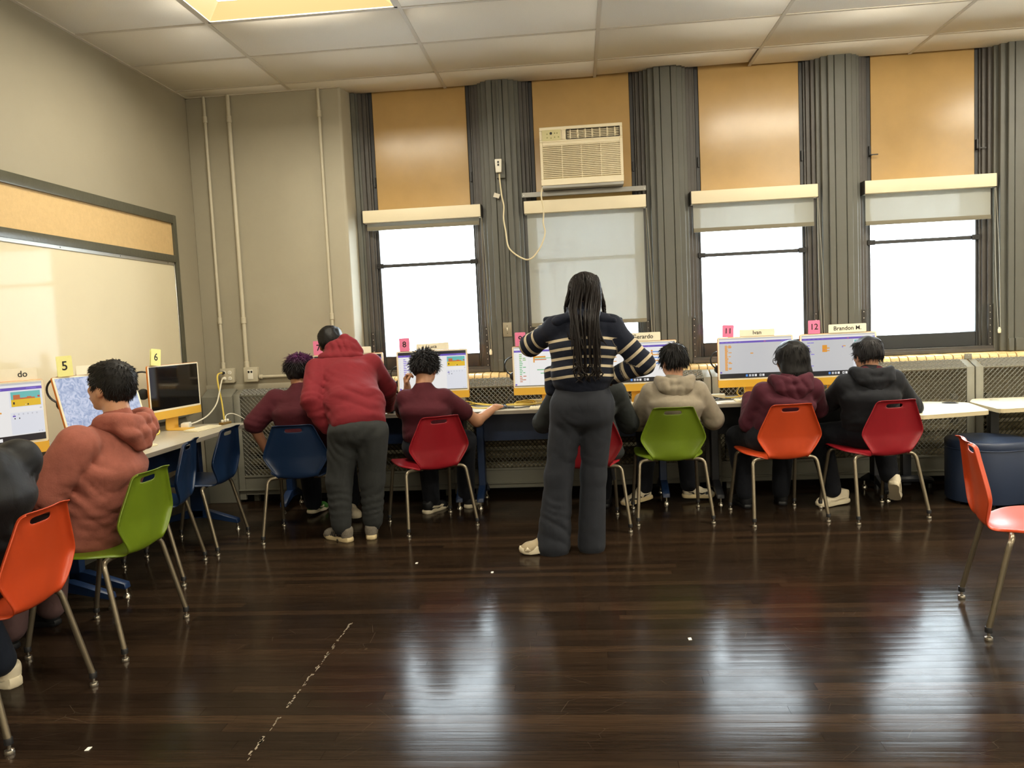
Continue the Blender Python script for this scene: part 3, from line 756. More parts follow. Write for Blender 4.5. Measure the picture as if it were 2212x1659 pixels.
# white tables at the right
M_wt = mat('white_laminate', rgb(232, 226, 204), 0.35, var=0.02, vscale=30)
M_wte = mat('cream_table_edge', rgb(200, 186, 152), 0.5)
def rounded(poly, r, n=4):
    out = []; k = len(poly)
    for i in range(k):
        p = Vector(poly[i]); a = Vector(poly[i-1]); b = Vector(poly[(i+1) % k])
        u = (a-p).normalized()*r; v = (b-p).normalized()*r
        for j in range(n+1):
            t_ = j/n; out.append(tuple((1-t_)**2*(p+u)+2*t_*(1-t_)*p+t_*t_*(p+v)))
    return out
def white_table(label, poly, z, hole, legs):
    t = thing('white_table', label, 'table', (0, 0, 0), 0, 'white topped student tables')
    q = MB(); q.prism(rounded(poly, 0.05), z-0.006, z); q.build('tabletop', M_wt, t, bevel=0.003, segs=1)
    q = MB(); q.prism(rounded(poly, 0.05), z-0.030, z-0.006); q.build('edge', M_wte, t)
    if hole:
        q = MB(); q.lathe([(hole[2], 0.0), (hole[2], 0.0016), (hole[2]-0.004, 0.0018)], (hole[0], hole[1], z-0.0004), 24); q.build('grommet', M_black, t, smooth=True, auto=0.6)
    for (x, y, arc) in legs:
        q = MB(); q.span((x-0.03, y-0.03, 0.04), (x+0.03, y+0.03, z-0.03))
        l = q.build('leg', M_slate, t, bevel=0.006)
        q = MB(); pts = [(x+0.2*s_, y+0.05-0.13*(1-s_*s_), 0.055+0.045*(1-s_*s_)) for s_ in (-1, -0.75, -0.5, -0.25, 0, 0.25, 0.5, 0.75, 1)]
        q.tube(pts, 0.026, 8); 
        q.build('foot', M_slate, l, smooth=True, auto=0.7)
        q = MB()
        for s_ in (-1, 1): q.lathe([(0.012, 0.06), (0.018, 0.03), (0.02, 0)], (x+0.19*s_, y+0.05, 0), 10)
        q.build('glide', M_black, l, smooth=True)
    return t
white_table('white tapered table with a black cable hole, beside the end desk', [(4.435, 0.435), (4.945, 0.57), (5.03, 1.05), (4.80, 1.19), (4.435, 1.19)], 0.65, (4.905, 1.045, 0.055), [(4.62, 1.12, 0)])
t2 = white_table('white table at the far right edge, behind the ottomans', [(5.03, 0.62), (5.75, 0.72), (5.75, 1.26), (5.16, 1.26), (5.06, 1.09)], 0.65, None, [(5.24, 1.12, 0)])
q = MB(); q.box((5.26, 1.13, 0.6508), (0.05, 0.006, 0.0006), rotz(-0.5)); q.box((5.235, 1.14, 0.6508), (0.014, 0.016, 0.0006)); q.build('scribble', mat('pen_mark', rgb(60, 52, 44), 0.8), t2)

# ottomans
def ottoman(label, loc, col, r, h, rz):
    t = thing('ottoman', label, 'ottoman', loc, rz, 'upholstered six-sided ottomans')
    m = mat('vinyl_'+col[0], col[1], 0.42, var=0.04, vscale=20, bump=0.12, bscale=300)
    hexa = rounded([(r*math.cos(PI/3*k), r*math.sin(PI/3*k)) for k in range(6)], r*0.42, 5)
    q = MB(); q.prism(hexa, 0.02, h-0.055); q.build('base', m, t, smooth=True, bevel=0.004, auto=0.9)
    q = MB(); n = len(hexa); vs = []; fs = []
    prof_ = [(1.0, h-0.055), (1.008, h-0.04), (1.005, h-0.018), (0.985, h-0.004), (0.93, h+0.002), (0.75, h+0.008), (0.45, h+0.012), (0.0, h+0.013)]
    for s_, z in prof_[:-1]: vs += [(p[0]*s_, p[1]*s_, z) for p in hexa]
    vs.append((0, 0, prof_[-1][1]))
    for a in range(len(prof_)-2):
        for j in range(n): fs.append((a*n+j, a*n+(j+1) % n, (a+1)*n+(j+1) % n, (a+1)*n+j))
    a = len(prof_)-2
    for j in range(n): fs.append((a*n+j, a*n+(j+1) % n, len(vs)-1))
    q.add(vs, fs); q.build('cushion', m, t, smooth=True, auto=1.2)
    q = MB(); q.tube([(p[0]*1.004, p[1]*1.004, h-0.055) for p in hexa+[hexa[0]]], 0.004, 6); q.build('piping', m, t, smooth=True)
    q = MB()
    for k in range(6): q.lathe([(0.018, 0.02), (0.015, 0.0)], (r*0.75*math.cos(PI/3*k), r*0.75*math.sin(PI/3*k), 0), 8)
    q.build('foot', M_black, t, kind='stuff')
ottoman('navy blue six-sided ottoman beside the white table', (5.0, 0.74, 0), ('navy', rgb(38, 50, 74)), 0.285, 0.435, 0.26)
ottoman('lime green ottoman at the right edge behind the navy one', (5.70, 0.93, 0), ('lime', rgb(128, 146, 30)), 0.285, 0.435, 0.1)
# ============================================================ CHAIRS
def bake(obj):
    """apply the modifiers of a scratch object and return its mesh"""
    dg = bpy.context.evaluated_depsgraph_get(); dg.update()
    me = bpy.data.meshes.new_from_object(obj.evaluated_get(dg))
    bpy.data.objects.remove(obj)
    return me
ROWS = [(.205, .418, .185), (.218, .436, .200), (.195, .448, .213), (.10, .444, .228), (.0, .438, .231), (-.06, .434, .222), (-.105, .429, .192), (-.142, .422, .155), (-.176, .417, .136),
        (-.201, .421, .130), (-.214, .438, .136), (-.219, .470, .155), (-.220, .510, .183), (-.220, .545, .204), (-.221, .565, .213), (-.223, .580, .2145), (-.227, .61, .206), (-.234, .65, .189), (-.241, .69, .171), (-.247, .722, .157),
        (-.249, .735, .152), (-.253, .758, .142), (-.256, .768, .137), (-.264, .777, .132), (-.278, .784, .126)]
def seat_shell():
    vs = []; fs = []; nc = 11
    for r, (y, z, w) in enumerate(ROWS):
        back = min(1, max(0, (z-0.425)/0.05)) if y < -0.19 else 0
        xs_ = [-w, -(w-.007), -(w-.020), -.054, -.026, 0, .026, .054, (w-.020), (w-.007), w]
        for k, x in enumerate(xs_):
            u = x/w; dz = 0.014*u*u*(1-back); dy = 0.022*u*u*back
            if k in (0, nc-1): dy -= 0.030*back; dz -= 0.010*(1-back)
            elif k in (1, nc-2): dy -= 0.026*back
            vs.append((x, y+dy, z+dz))
    for r in range(len(ROWS)-1):
        for k in range(nc-1):
            if r == 20 and 3 <= k <= 6: continue
            a = r*nc+k; fs.append((a, a+1, a+nc+1, a+nc))
    me = bpy.data.meshes.new('seat_shell'); me.from_pydata(vs, [], fs)
    o = bpy.data.objects.new('scratch', me); COL.objects.link(o)
    m = o.modifiers.new('s', 'SOLIDIFY'); m.thickness = 0.0065; m.offset = 0
    m = o.modifiers.new('b', 'SUBSURF'); m.levels = 2
    me = bake(o); me.name = 'seat_shell'
    me.polygons.foreach_set('use_smooth', [True]*len(me.polygons))
    return me
M_tube = mat('pewter_tube', rgb(128, 118, 100), 0.30, metal=0.75, rvar=0.05)
SHELL = seat_shell(); SHELL.materials.append(None)
def shell_mat(nm, c): return mat('shell_plastic_'+nm, c, 0.33, bump=0.10, bscale=500, spec=0.45, bdist=0.0006)
CC = {'red': shell_mat('red', rgb(142, 26, 36)), 'orange': shell_mat('orange', rgb(184, 66, 30)), 'lime': shell_mat('lime', rgb(100, 121, 26)), 'blue': shell_mat('blue', rgb(20, 40, 70))}
def leg_mesh(sx, back):
    q = MB()
    if back: p = [(.09, -.125, .418), (.165, -.135, .418), (.198, -.142, .412), (.214, -.152, .394), (.218, -.160, .37), (.246, -.235, .045)]
    else: p = [(.09, .13, .428), (.165, .138, .428), (.196, .146, .421), (.209, .156, .402), (.212, .162, .378), (.232, .232, .045)]
    pts = smooth_path(p[:5], 4)[:-1]+[Vector(p[4]), Vector(p[5])]
    q.tube([(sx*a, b, c) for a, b, c in pts], 0.0118, 12)
    return q.mesh('leg', M_tube, True, auto=0.8), (sx*p[5][0], p[5][1])
GL = MB(); GL.cur = 0
GL.lathe([(0.0135, 0.056), (0.0145, 0.054), (0.0145, 0.034), (0.010, 0.032)], (0, 0, 0), 12); GL.cur = 1
GL.lathe([(0.006, 0.034), (0.006, 0.018), (0.015, 0.014), (0.017, 0.006), (0.016, 0.0)], (0, 0, 0), 14)
GLM = GL.mesh('glide', [M_black, M_chrome], True, auto=0.7)
LEGS = [leg_mesh(s, b) for b in (1, 0) for s in (-1, 1)]
q = MB()
for s in (-1, 1): q.tube([(s*.10, -.128, .422), (s*.10, .132, .428)], 0.010, 8)
FRAME = q.mesh('under_frame', M_tube, True, auto=0.8)
def chair(label, x, y, deg, c):
    t = thing('classroom_chair', label, 'chair', (x, y, 0), math.radians(deg), 'moulded shell classroom chairs')
    o = link('seat_shell', SHELL, t); o.material_slots[0].link = 'OBJECT'; o.material_slots[0].material = CC[c]
    link('under_frame', FRAME, t)
    for me, (fx, fy) in LEGS:
        l = link('leg', me, t); g = link('glide', GLM, l); g.location = (fx, fy, 0)
    return t
chair('orange chair under the person in maroon hoodie with glasses', 3.507, .447, 9.5, 'orange')
chair('red chair under the person in black hoodie at the end of the row', 4.132, .459, 13.5, 'red')
chair('red chair turned aside, under the maroon T-shirt with one arm stretched out', 1.153, .443, 31, 'red')
chair('lime green chair under the person in pale grey hoodie', 2.81, .508, 1.8, 'lime')
chair('red chair mostly hidden behind the standing woman', 2.242, .322, 5.9, 'red')
chair('navy chair under the person with purple hair', .33, .275, 6.8, 'blue')
chair('empty navy chair at the left desks, nearer the window corner', -.33, .02, 92, 'blue')
chair('empty navy chair at the left desks, just behind the lime green chair', -.298, -.598, 103.5, 'blue')
chair('lime green chair under the person in salmon hoodie', .004, -1.488, 88, 'lime')
chair('orange chair cut off at the left edge of the view', .012, -2.225, 92.5, 'orange')
chair('empty orange chair alone at the right edge of the view', 4.12, -1.436, -104.2, 'orange')

# ============================================================ COMPUTERS
SCR = 0.215
def E_(n, r, g, b, s=1.0): return emit('screen_'+n, rgb(r, g, b), SCR*s)
PAL = {'white': E_('white', 250, 248, 246), 'grey': E_('grey', 226, 226, 228, 0.82), 'pale': E_('pale', 236, 238, 246), 'dark': E_('dark', 30, 30, 36), 'purple': E_('purple', 110, 84, 190), 'lilac': E_('lilac', 140, 120, 226),
       'orange': E_('orange', 236, 160, 50), 'green': E_('green', 96, 190, 120), 'teal': E_('teal', 110, 196, 190), 'sand': E_('sand', 240, 196, 40), 'rock': E_('rock', 206, 110, 60), 'line': E_('line', 206, 206, 214), 'blue': E_('blue', 90, 150, 230), 'red': E_('red', 216, 60, 50), 'pink': E_('pink', 226, 110, 140), 'olive': E_('olive', 130, 190, 80)}
PN = list(PAL); PM = [PAL[k] for k in PN]
SW_, SH_ = 0.520, 0.2925
def screen_mesh(bg, dark_top, rows_, col, blocks, stage, dock, seed):
    rr = random.Random(seed); q = MB(); lay = [0]
    def R(u0, v0, u1, v1, c, l=1):
        q.cur = PN.index(c); y = -0.0004*l
        a, b = (u0-0.5)*SW_, (u1-0.5)*SW_; d, e = v0*SH_, v1*SH_
        q.quad((a, y, d), (b, y, d), (b, y, e), (a, y, e))
    R(0, 0, 1, 1, bg, 0)
    R(0, 0.965, 1, 1, 'dark' if dark_top else 'grey'); R(0, 0.925, 1, 0.965, 'dark' if dark_top else 'white')
    top = 0.925
    R(0, top-0.05, 1, top, 'purple')
    for k in range(5): R(0.03+0.06*k, top-0.03, 0.06+0.06*k, top-0.018, 'lilac', 2)
    R(0.62, top-0.032, 0.645, top-0.016, 'pink' if bg == 'grey' else 'lilac', 2); R(0.86, top-0.032, 0.95, top-0.016, 'lilac', 2)
    b0 = 0.13 if dock else 0.02
    R(0.215, b0, 0.2165, top-0.06, 'line')
    v = top-0.10
    for k in range(rows_):                                # palette of blocks
        c = col[min(len(col)-1, k*len(col)//rows_)]
        for uu in range(rr.choice((1, 1, 2))):
            w_ = rr.uniform(0.03, 0.05)
            R(0.075+0.05*uu, v-0.020, 0.075+0.05*uu+w_, v, c, 2)
        R(0.018, v-0.012, 0.030, v-0.002, 'line', 2)
        v -= (top-0.16-b0)/rows_
    for (u0, v0, u1, v1, c) in blocks: R(u0, v0, u1, v1, c, 3)
    if stage:
        R(0.705, b0, 0.995, top-0.06, 'pale')
        R(0.72, 0.60, 0.98, 0.85, 'teal', 2); R(0.72, 0.60, 0.98, 0.72, 'sand', 3)
        for a, b, c in ((0.74, 0.80, 0.80), (0.80, 0.86, 0.745), (0.86, 0.90, 0.76), (0.90, 0.93, 0.745)): R(a, 0.72, b, c, 'rock', 3)
        R(0.955, 0.735, 0.975, 0.765, 'red', 4); R(0.735, 0.64, 0.75, 0.68, 'dark', 4); R(0.86, 0.615, 0.872, 0.64, 'dark', 4); R(0.84, 0.62, 0.85, 0.63, 'white', 4)
        R(0.705, 0.50, 0.995, 0.585, 'white', 2)
        for k in range(6): R(0.73+0.04*k, 0.455, 0.742+0.04*k, 0.48, 'line', 3)
        R(0.722, 0.43, 0.748, 0.452, 'purple', 3); R(0.735, 0.39, 0.745, 0.41, 'dark', 3); R(0.775, 0.39, 0.785, 0.41, 'dark', 3); R(0.965, 0.54, 0.985, 0.56, 'line', 4)
    R(0.005, b0, 0.03, b0+0.04, 'purple', 3); R(0.94, b0+0.01, 0.953, b0+0.03, 'line', 3); R(0.965, b0+0.01, 0.978, b0+0.03, 'line', 3)
    if dock:
        R(0, 0, 1, 0.115, 'dark', 5)
        for u, c in zip((0.36, 0.405, 0.445, 0.485, 0.55, 0.59), ('blue', 'grey', 'grey', 'white', 'white', 'white')): R(u, 0.03, u+0.028, 0.085, c, 6)
        R(0.556, 0.045, 0.572, 0.07, 'dark', 7)
    else: R(0, 0, 1, 0.012, 'dark', 5)
    return q
MB_BEZ = mat('pale_bezel', rgb(226, 216, 190), 0.3)
M_BEZ = MB_BEZ
M_CHIN = mat('yellow_aluminium', rgb(226, 176, 64), 0.35, metal=0.15)
M_SIDE = mat('orange_aluminium', rgb(196, 116, 30), 0.35, metal=0.3)
M_OFF = mat('dark_glossy_screen', rgb(10, 10, 12), 0.06, spec=0.6)
M_ICE = None
def ice_screen():
    m = bpy.data.materials.new('screen_icy_picture'); m.use_nodes = True
    N = m.node_tree.nodes; L = m.node_tree.links; b = N['Principled BSDF']
    tc = N.new('ShaderNodeTexCoord'); no = N.new('ShaderNodeTexNoise'); no.inputs['Scale'].default_value = 26; no.inputs['Detail'].default_value = 8; no.inputs['Distortion'].default_value = 2.2
    cr = N.new('ShaderNodeValToRGB'); cr.color_ramp.elements[0].position = 0.36; cr.color_ramp.elements[0].color = (*rgb(150, 168, 206), 1); cr.color_ramp.elements[1].position = 0.6; cr.color_ramp.elements[1].color = (*rgb(214, 222, 246), 1)
    L.new(tc.outputs['Object'], no.inputs['Vector']); L.new(no.outputs['Fac'], cr.inputs[0]); L.new(cr.outputs[0], b.inputs['Emission Color'])
    b.inputs['Emission Strength'].default_value = SCR; b.inputs['Base Color'].default_value = (0.01, 0.01, 0.01, 1)
    return m
def computer(label, x, y, deg, ui=None, tilt=0.0):
    t = thing('desktop_computer', label, 'computer', (x, y, 0.74), math.radians(deg), 'yellow all-in-one computers')
    w, h, zb = 0.5475, 0.371, 0.09
    piv = Vector((0, 0, zb+h/2)); Rm = Matrix.Translation(piv) @ Matrix.Rotation(-tilt, 4, 'X') @ Matrix.Translation(-piv)
    q = MB(); q.prism(rounded([(-w/2, zb), (w/2, zb), (w/2, zb+h), (-w/2, zb+h)], 0.014), -0.0115, 0.0, Matrix(((1, 0, 0), (0, 0, -1), (0, 1, 0))))
    q.build('case', M_SIDE, t, bevel=0.0012, segs=1).matrix_local = Rm
    zc = zb+0.055
    q = MB(); q.prism(rounded([(-w/2+.002, zc), (w/2-.002, zc), (w/2-.002, zb+h-.002), (-w/2+.002, zb+h-.002)], 0.010), 0.0, 0.0012, Matrix(((1, 0, 0), (0, 0, -1), (0, 1, 0))))
    q.build('bezel', M_BEZ, t).matrix_local = Rm
    q = MB(); q.prism(rounded([(-w/2+.001, zb+.001), (w/2-.001, zb+.001), (w/2-.001, zc), (-w/2+.001, zc)], 0.004), 0.0, 0.0014, Matrix(((1, 0, 0), (0, 0, -1), (0, 1, 0))))
    q.build('chin', M_CHIN, t).matrix_local = Rm
    off = Rm @ Matrix.Translation((0, -0.0016, zb+0.068))
    if ui is None or ui == 'ice':
        q = MB(); q.quad((-SW_/2, 0, 0), (SW_/2, 0, 0), (SW_/2, 0, SH_), (-SW_/2, 0, SH_))
        q.build('screen', M_OFF if ui is None else ice_screen(), t).matrix_local = off
    else: ui.build('screen', PM, t).matrix_local = off
    q = MB()
    prof = [(0.012, 0.24), (0.030, 0.20), (0.052, 0.06), (0.056, 0.012), (0.050, 0.004), (0.04, 0.0), (-0.085, 0.0), (-0.085, 0.006), (0.038, 0.006), (0.046, 0.012), (0.044, 0.06), (0.022, 0.20), (0.0115, 0.225)]
    q.prism(prof, -0.065, 0.065, Matrix(((0, 0, 1), (1, 0, 0), (0, 1, 0)))); q.build('stand', M_CHIN, t, bevel=0.001, segs=1)
    return t
O, G, P_ = 'orange', 'green', 'lilac'
ui7 = screen_mesh('white', 1, 14, [P_], [], 1, 0, 1)
ui8 = screen_mesh('white', 1, 16, [P_], [], 1, 0, 2)
ui9 = screen_mesh('white', 0, 16, ['olive', G, G, 'rock'], [(0.28, .60, .30, .80, O), (0.28, .72, .46, .76, O), (.30, .66, .47, .685, 'rock'), (.30, .70, .54, .715, G), (0.33, .40, .62, .42, G), (0.38, .31, .66, .33, G), (0.56, .49, .575, .51, 'line')], 0, 0, 3)
ui10 = screen_mesh('white', 0, 12, [O], [(.66, .46, .685, .80, O)]+[(.66, .74-.075*k, .78, .765-.075*k, O if k % 2 else 'blue') for k in range(5)]+[(.83, .72, .86, .80, 'pink')], 0, 1, 4)
ui11 = screen_mesh('grey', 0, 26, [O], [(.43, .60, .47, .625, O)], 0, 1, 5)
ui12 = screen_mesh('grey', 0, 9, [P_], [(.28, .58, .345, .75, O), (.28, .66, .38, .685, O), (.285, .60, .38, .62, O), (.29, .625, .32, .645, 'pink'), (.55, .675, .565, .715, 'lilac'), (.555, .70, .60, .72, O)], 1, 1, 6)
ui4 = screen_mesh('white', 0, 12, [G, O], [(.22, .62, .62, .66, G), (.22, .555, .50, .585, 'rock'), (.22, .50, .63, .525, O)], 1, 1, 8)
computer('yellow computer behind the person in red hoodie, number 7 card on top', .46, .985, 2, ui7)
computer('yellow computer with number 8 card, coding page and desert picture', 1.110, 1.0, 2, ui8)
computer('yellow computer with number 9 card, left of the standing woman', 1.995, 1.0, -3, ui9)
computer('yellow computer right of the standing woman, facing the pale grey hoodie', 2.673, 0.985, 2, ui10)
computer('yellow computer with number 11 card and nearly empty coding page', 3.512, 0.985, 2, ui11)
computer('yellow computer with number 12 card, last of the window row', 4.075, 0.905, 4, ui12)
computer('yellow computer with dark screen and number 6 card', -.600, .37, 82)
computer('yellow computer with icy picture and number 5 card, tilted back', -.50, -.62, 75, 'ice', 0.26)
computer('yellow computer at the left edge showing coding blocks and a dock', -.625, -1.345, 60, ui4)

# number cards and name cards standing on the computers
M_ink = mat('black_print', rgb(24, 20, 20), 0.7)
M_pinkc = mat('pink_card', rgb(226, 122, 160), 0.75, var=0.04, vscale=30)
M_yelc = mat('pale_yellow_card', rgb(232, 228, 150), 0.75, var=0.04, vscale=30)
M_card = mat('cream_card', rgb(236, 228, 204), 0.7, var=0.03, vscale=30)
def card(label, s, x, y, deg, w, h, m, z=1.2012, tilt=0.0, lean=0.0, size=None, cat='number card', nm='number_card', grp='number cards on the computers', bold=True, align='CENTER', tx=0, depth=0.05):
    t = thing(nm, label, 'sign', (x, y, z), math.radians(deg), grp)
    q = MB(); Rm = rotx(-tilt) @ roty(lean)
    poly = rounded([(-w/2, 0), (w/2, 0), (w/2, h), (-w/2, h)], min(0.006, h*0.12), 2)
    q.prism(poly, 0.0, 0.0008, Matrix(((1, 0, 0), (0, 0, -1), (0, 1, 0))))
    # the back leaf of the folded card, resting behind the screen
    q.add([Rm.inverted() @ Vector(v) for v in [(-w/2+.003, 0.0, h*0.97), (w/2-.003, 0.0, h*0.97), (w/2-.003, depth*0.22, 0.0), (-w/2+.003, depth*0.22, 0.0)]], [(0, 1, 2, 3)])
    q.v = [tuple(Rm @ Vector(v)) for v in q.v]
    q.build('leaf', m, t)
    if s:
        o = text('lettering', s, size or h*0.62, M_ink, t, Rm @ Vector((tx, -0.0014, h*0.5)), (Rm @ rotx(PI/2)).to_euler(), bold, align)
    return t
cd = 'pink card numbered %s on a yellow computer'
card(cd % '7'+' behind the red hoodie', '7', .235, .985, 2, .080, .108, M_pinkc)
card('pink card numbered 8 on a yellow computer, in front of the first window', '8', .905, .99, 2, .080, .100, M_pinkc)
card(cd % '9'+', left of the standing woman', '9', 1.79, 1.0, -3, .080, .104, M_pinkc)
card(cd % '11'+', curled at one side', '11', 3.318, .985, 0, .082, .088, M_pinkc, lean=0.05)
card('pink card numbered 12 on a yellow computer, last in the row', '12', 3.905, .89, 4, .084, .096, M_pinkc)
card('pale yellow card numbered 6 leaning on the dark screened computer', '6', -.605, .15, 75, .085, .112, M_yelc, lean=0.12)
card('pale yellow card numbered 5 on the tilted computer', '5', -.583, -.80, 62, .085, .112, M_yelc, z=1.195, lean=-0.03)
kw = dict(cat='name card', nm='name_card', grp='name cards on the computers', bold=True)
card('blank looking cream name card behind the red hoodie', '', .555, .985, 2, .18, .05, M_card, **kw)
card('cream name card tilted on the number 8 computer', 'Luca', 1.12, 1.0, 2, .25, .052, M_card, lean=-0.03, size=.034, **kw)
card('cream name card right of the standing woman', 'Gerardo', 2.70, .985, 2, .26, .062, M_card, size=.044, **kw)
card('cream name card on the number 11 computer', 'Ivan', 3.527, .985, 2, .255, .05, M_card, size=.040, **kw)
card('cream name card with rounded corners on the number 12 computer', 'Brandon M.', 4.140, .905, 4, .268, .060, M_card, size=.042, **kw)
card('cream name card half hidden by the head of the person in salmon hoodie', 'Shu Ch', -.525, -.60, 66, .26, .05, M_card, z=1.197, size=.038, **kw)
card('cream name card ending in do, at the left edge', 'do', -.575, -1.235, 60, .26, .06, M_card, size=.044, align='RIGHT', tx=.085, **kw)

# keyboards, mice
M_key = mat('ivory_keyboard', rgb(228, 218, 184), 0.5)
def keyboard(label, x, y, deg):
    t = thing('keyboard', label, 'keyboard', (x, y, 0.74), math.radians(deg), 'ivory keyboards')
    q = MB(); q.prism([(-.056, 0), (.056, 0), (.056, .010), (-.056, .006)], -.140, .140, Matrix(((0, 0, 1), (1, 0, 0), (0, 1, 0)))); q.build('base', M_key, t, bevel=0.002, segs=1)
    q = MB()
    for r in range(5):
        for c in range(14): q.box((-.128+.0197*c, -.042+.021*r, .0088+.0007*r), (.016, .0165, .0028))
    q.build('keys', mat('ivory_keys', rgb(238, 230, 202), 0.5), t, kind='stuff')
keyboard('ivory keyboard at the desk edge beside the standing woman', 1.985, .885, 0)
keyboard('ivory keyboard in front of the number 11 computer', 3.475, .865, 0)
keyboard('ivory keyboard at the far end of the left desk', -.40, .33, 82)
keyboard('ivory keyboard near the navy chairs, behind the salmon hoodie', -.40, -.52, 80)
keyboard('ivory keyboard in front of the pale grey hoodie', 2.62, .89, 3)
keyboard('ivory keyboard under the arms of the boy in salmon hoodie', -.36, -1.22, 85)
keyboard('ivory keyboard in front of the person in black hoodie', 4.06, .82, 4)
def mouse(label, x, y, deg, m=None):
    t = thing('computer_mouse', label, 'mouse', (x, y, 0.74), math.radians(deg), 'computer mice')
    q = MB(); vs = []; fs = []; n = 14; k = 6
    for i in range(k):
        a = i/(k-1)*PI/2
        for j in range(n):
            b = 2*PI*j/n; vs.append((0.031*math.cos(a)*math.cos(b), 0.056*math.cos(a)*math.sin(b), 0.003+0.030*math.sin(a)))
    for i in range(k-1):
        for j in range(n): fs.append((i*n+j, i*n+(j+1) % n, (i+1)*n+(j+1) % n, (i+1)*n+j))
    fs.append(tuple(range(n-1, -1, -1))); q.add(vs, fs); q.build('shell', m or M_white, t, smooth=True, auto=1.0)
    q = MB(); q.span((-.003, .02, .027), (.003, .036, .033)); q.build('wheel', M_black, t, bevel=0.001)
mouse('black mouse under the outstretched hand at the number 8 place', 1.640, .95, -20, M_black)
mouse('black mouse under the hand of the bending boy in red hoodie', .805, .93, 10, M_black)
mouse('white mouse lying on the left desk beside the ivory keyboard', -.33, -.80, 80)

# headphones hung on the side of the screens
M_hp = mat('black_headphone_plastic', rgb(22, 22, 23), 0.45)
def headphones(label, x, y, z, deg, tip=0.0, sc=1.0):
    t = thing('headphones', label, 'headphones', (x, y, z), math.radians(deg), 'headphones hung on the screens')
    t.scale = (sc,)*3
    Rm = roty(tip)
    q = MB(); pts = [Rm @ Vector((0.074*math.cos(a), 0, 0.082*math.sin(a))) for a in [PI*(-0.05+1.1*i/16) for i in range(17)]]
    q.tube(pts, 0.011, 8, flat=0.55); q.build('headband', M_hp, t, smooth=True)
    for s in (-1, 1):
        q = MB(); c = Rm @ Vector((s*0.070, 0, -0.035))
        q.lathe([(0.030, -0.014), (0.037, -0.010), (0.038, 0.002), (0.034, 0.010), (0.020, 0.014)], c, 16, Rm @ rotx(PI/2))
        e = q.build('ear_cup', M_hp, t, smooth=True, auto=0.8)
        q = MB(); q.lathe([(0.034, 0.0), (0.038, 0.004), (0.036, 0.014), (0.024, 0.016)], c+(Rm @ Vector((0, 0.010, 0))), 16, Rm @ rotx(-PI/2))
        q.build('cushion', mat('black_ear_cushion', rgb(16, 16, 16), 0.7), e, smooth=True, auto=0.8)
    q = MB(); c = Rm @ Vector((0.07, 0, -0.05))
    q.tube(smooth_path([c, c+Vector((-.004, 0, -.05)), c+Vector((.02, .0, -.12)), c+Vector((.006, 0.0, -.19)), c+Vector((.02, 0, -.27))], 6), 0.0018, 5)
    q.build('cable', M_hp, t, smooth=True)
    return t
headphones('black headphones hung on the left side of the icy screened computer', -.676, -.70, 1.112, 28, -1.05)
headphones('black headphones hung on the left side of the dark screened computer', -.745, .22, 1.085, 28, -1.05)
headphones('black headphones hung at the left of the computer under the first window', .845, 1.04, 1.02, 12, -1.05, .85)
headphones('black headphones with a shiny band hung at the left of the number 9 computer', 1.735, 1.04, 1.05, 12, -1.05, .95)
headphones('black headphones hung at the left of the number 11 computer', 3.262, 1.04, 1.03, 12, -1.05, .85)

# cables and power strips on the desks
M_yc = mat('yellow_network_cable', rgb(232, 204, 96), 0.45); M_wc = mat('white_cable', rgb(232, 226, 206), 0.45); M_bc = mat('black_cable', rgb(20, 20, 22), 0.5)
def cable(label, pts, r, m, n=7):
    b = Vector(pts[0]); t = tag(MB().tube(smooth_path([Vector(p)-b for p in pts], n), r, 6).build('cable', m, smooth=True, loc=b), label, 'cable', 'cables on the desks'); return t
zt = 0.745
def loops(cx, cy, r, n, seed, z=zt):
    rr = random.Random(seed); out = []
    for k in range(n*8):
        a = 2*PI*k/8; out.append((cx+(r+rr.uniform(-.02, .02))*math.cos(a), cy+0.45*(r+rr.uniform(-.02, .02))*math.sin(a), z+0.002*k/8+0.03*max(0, math.sin(a))*rr.uniform(.2, 1)))
    return out
cable('yellow cable running along the back of the middle desk', [(1.30, 1.20, zt), (1.42, 1.16, zt+.02), (1.55, 1.19, zt), (1.75, 1.21, zt), (1.95, 1.20, zt), (2.2, 1.22, zt)], .0052, M_yc)
cable('yellow cable sweeping from the number 8 stand to the outstretched hand', [(1.16, 1.10, zt+.03), (1.30, 1.08, zt+.035), (1.42, 1.02, zt), (1.50, .99, zt), (1.56, 1.02, zt)], .005, M_yc)
cable('coiled yellow cable loops left of the number 9 stand', loops(1.80, 1.13, .075, 3, 3)+[(1.96, 1.15, zt+.01), (2.05, 1.17, zt)], .005, M_yc)
cable('second yellow cable arch behind the number 8 place', [(1.24, 1.18, zt), (1.33, 1.15, zt+.04), (1.45, 1.12, zt+.015), (1.60, 1.15, zt), (1.72, 1.15, zt)], .0045, M_yc)
cable('yellow cable beside the hand of the bending boy', loops(.85, 1.09, .06, 2, 5)+[(.98, 1.12, zt)], .005, M_yc)
cable('yellow cable running to the number 11 stand', [(3.19, 1.13, zt), (3.28, 1.10, zt), (3.36, 1.08, zt), (3.45, 1.10, zt+.02), (3.44, 1.07, zt+.10)], .005, M_yc)
cable('thin yellow cable arcing under the number 11 screen', [(3.43, 1.12, zt), (3.40, 1.11, zt+.03), (3.41, 1.09, zt+.07), (3.44, 1.08, zt+.10)], .004, M_yc)
cable('bundle of yellow cable loops under the number 12 screen', loops(3.84, 1.0, .07, 3, 9, zt+.01)+[(3.95, 1.02, zt)], .005, M_yc)
cable('black cable tangle near the outstretched hand', [(1.66, 1.02, zt), (1.72, .98, zt), (1.68, .93, zt), (1.76, .92, zt), (1.82, .97, zt), (1.90, 1.0, zt), (1.84, 1.04, zt)], .004, M_bc)
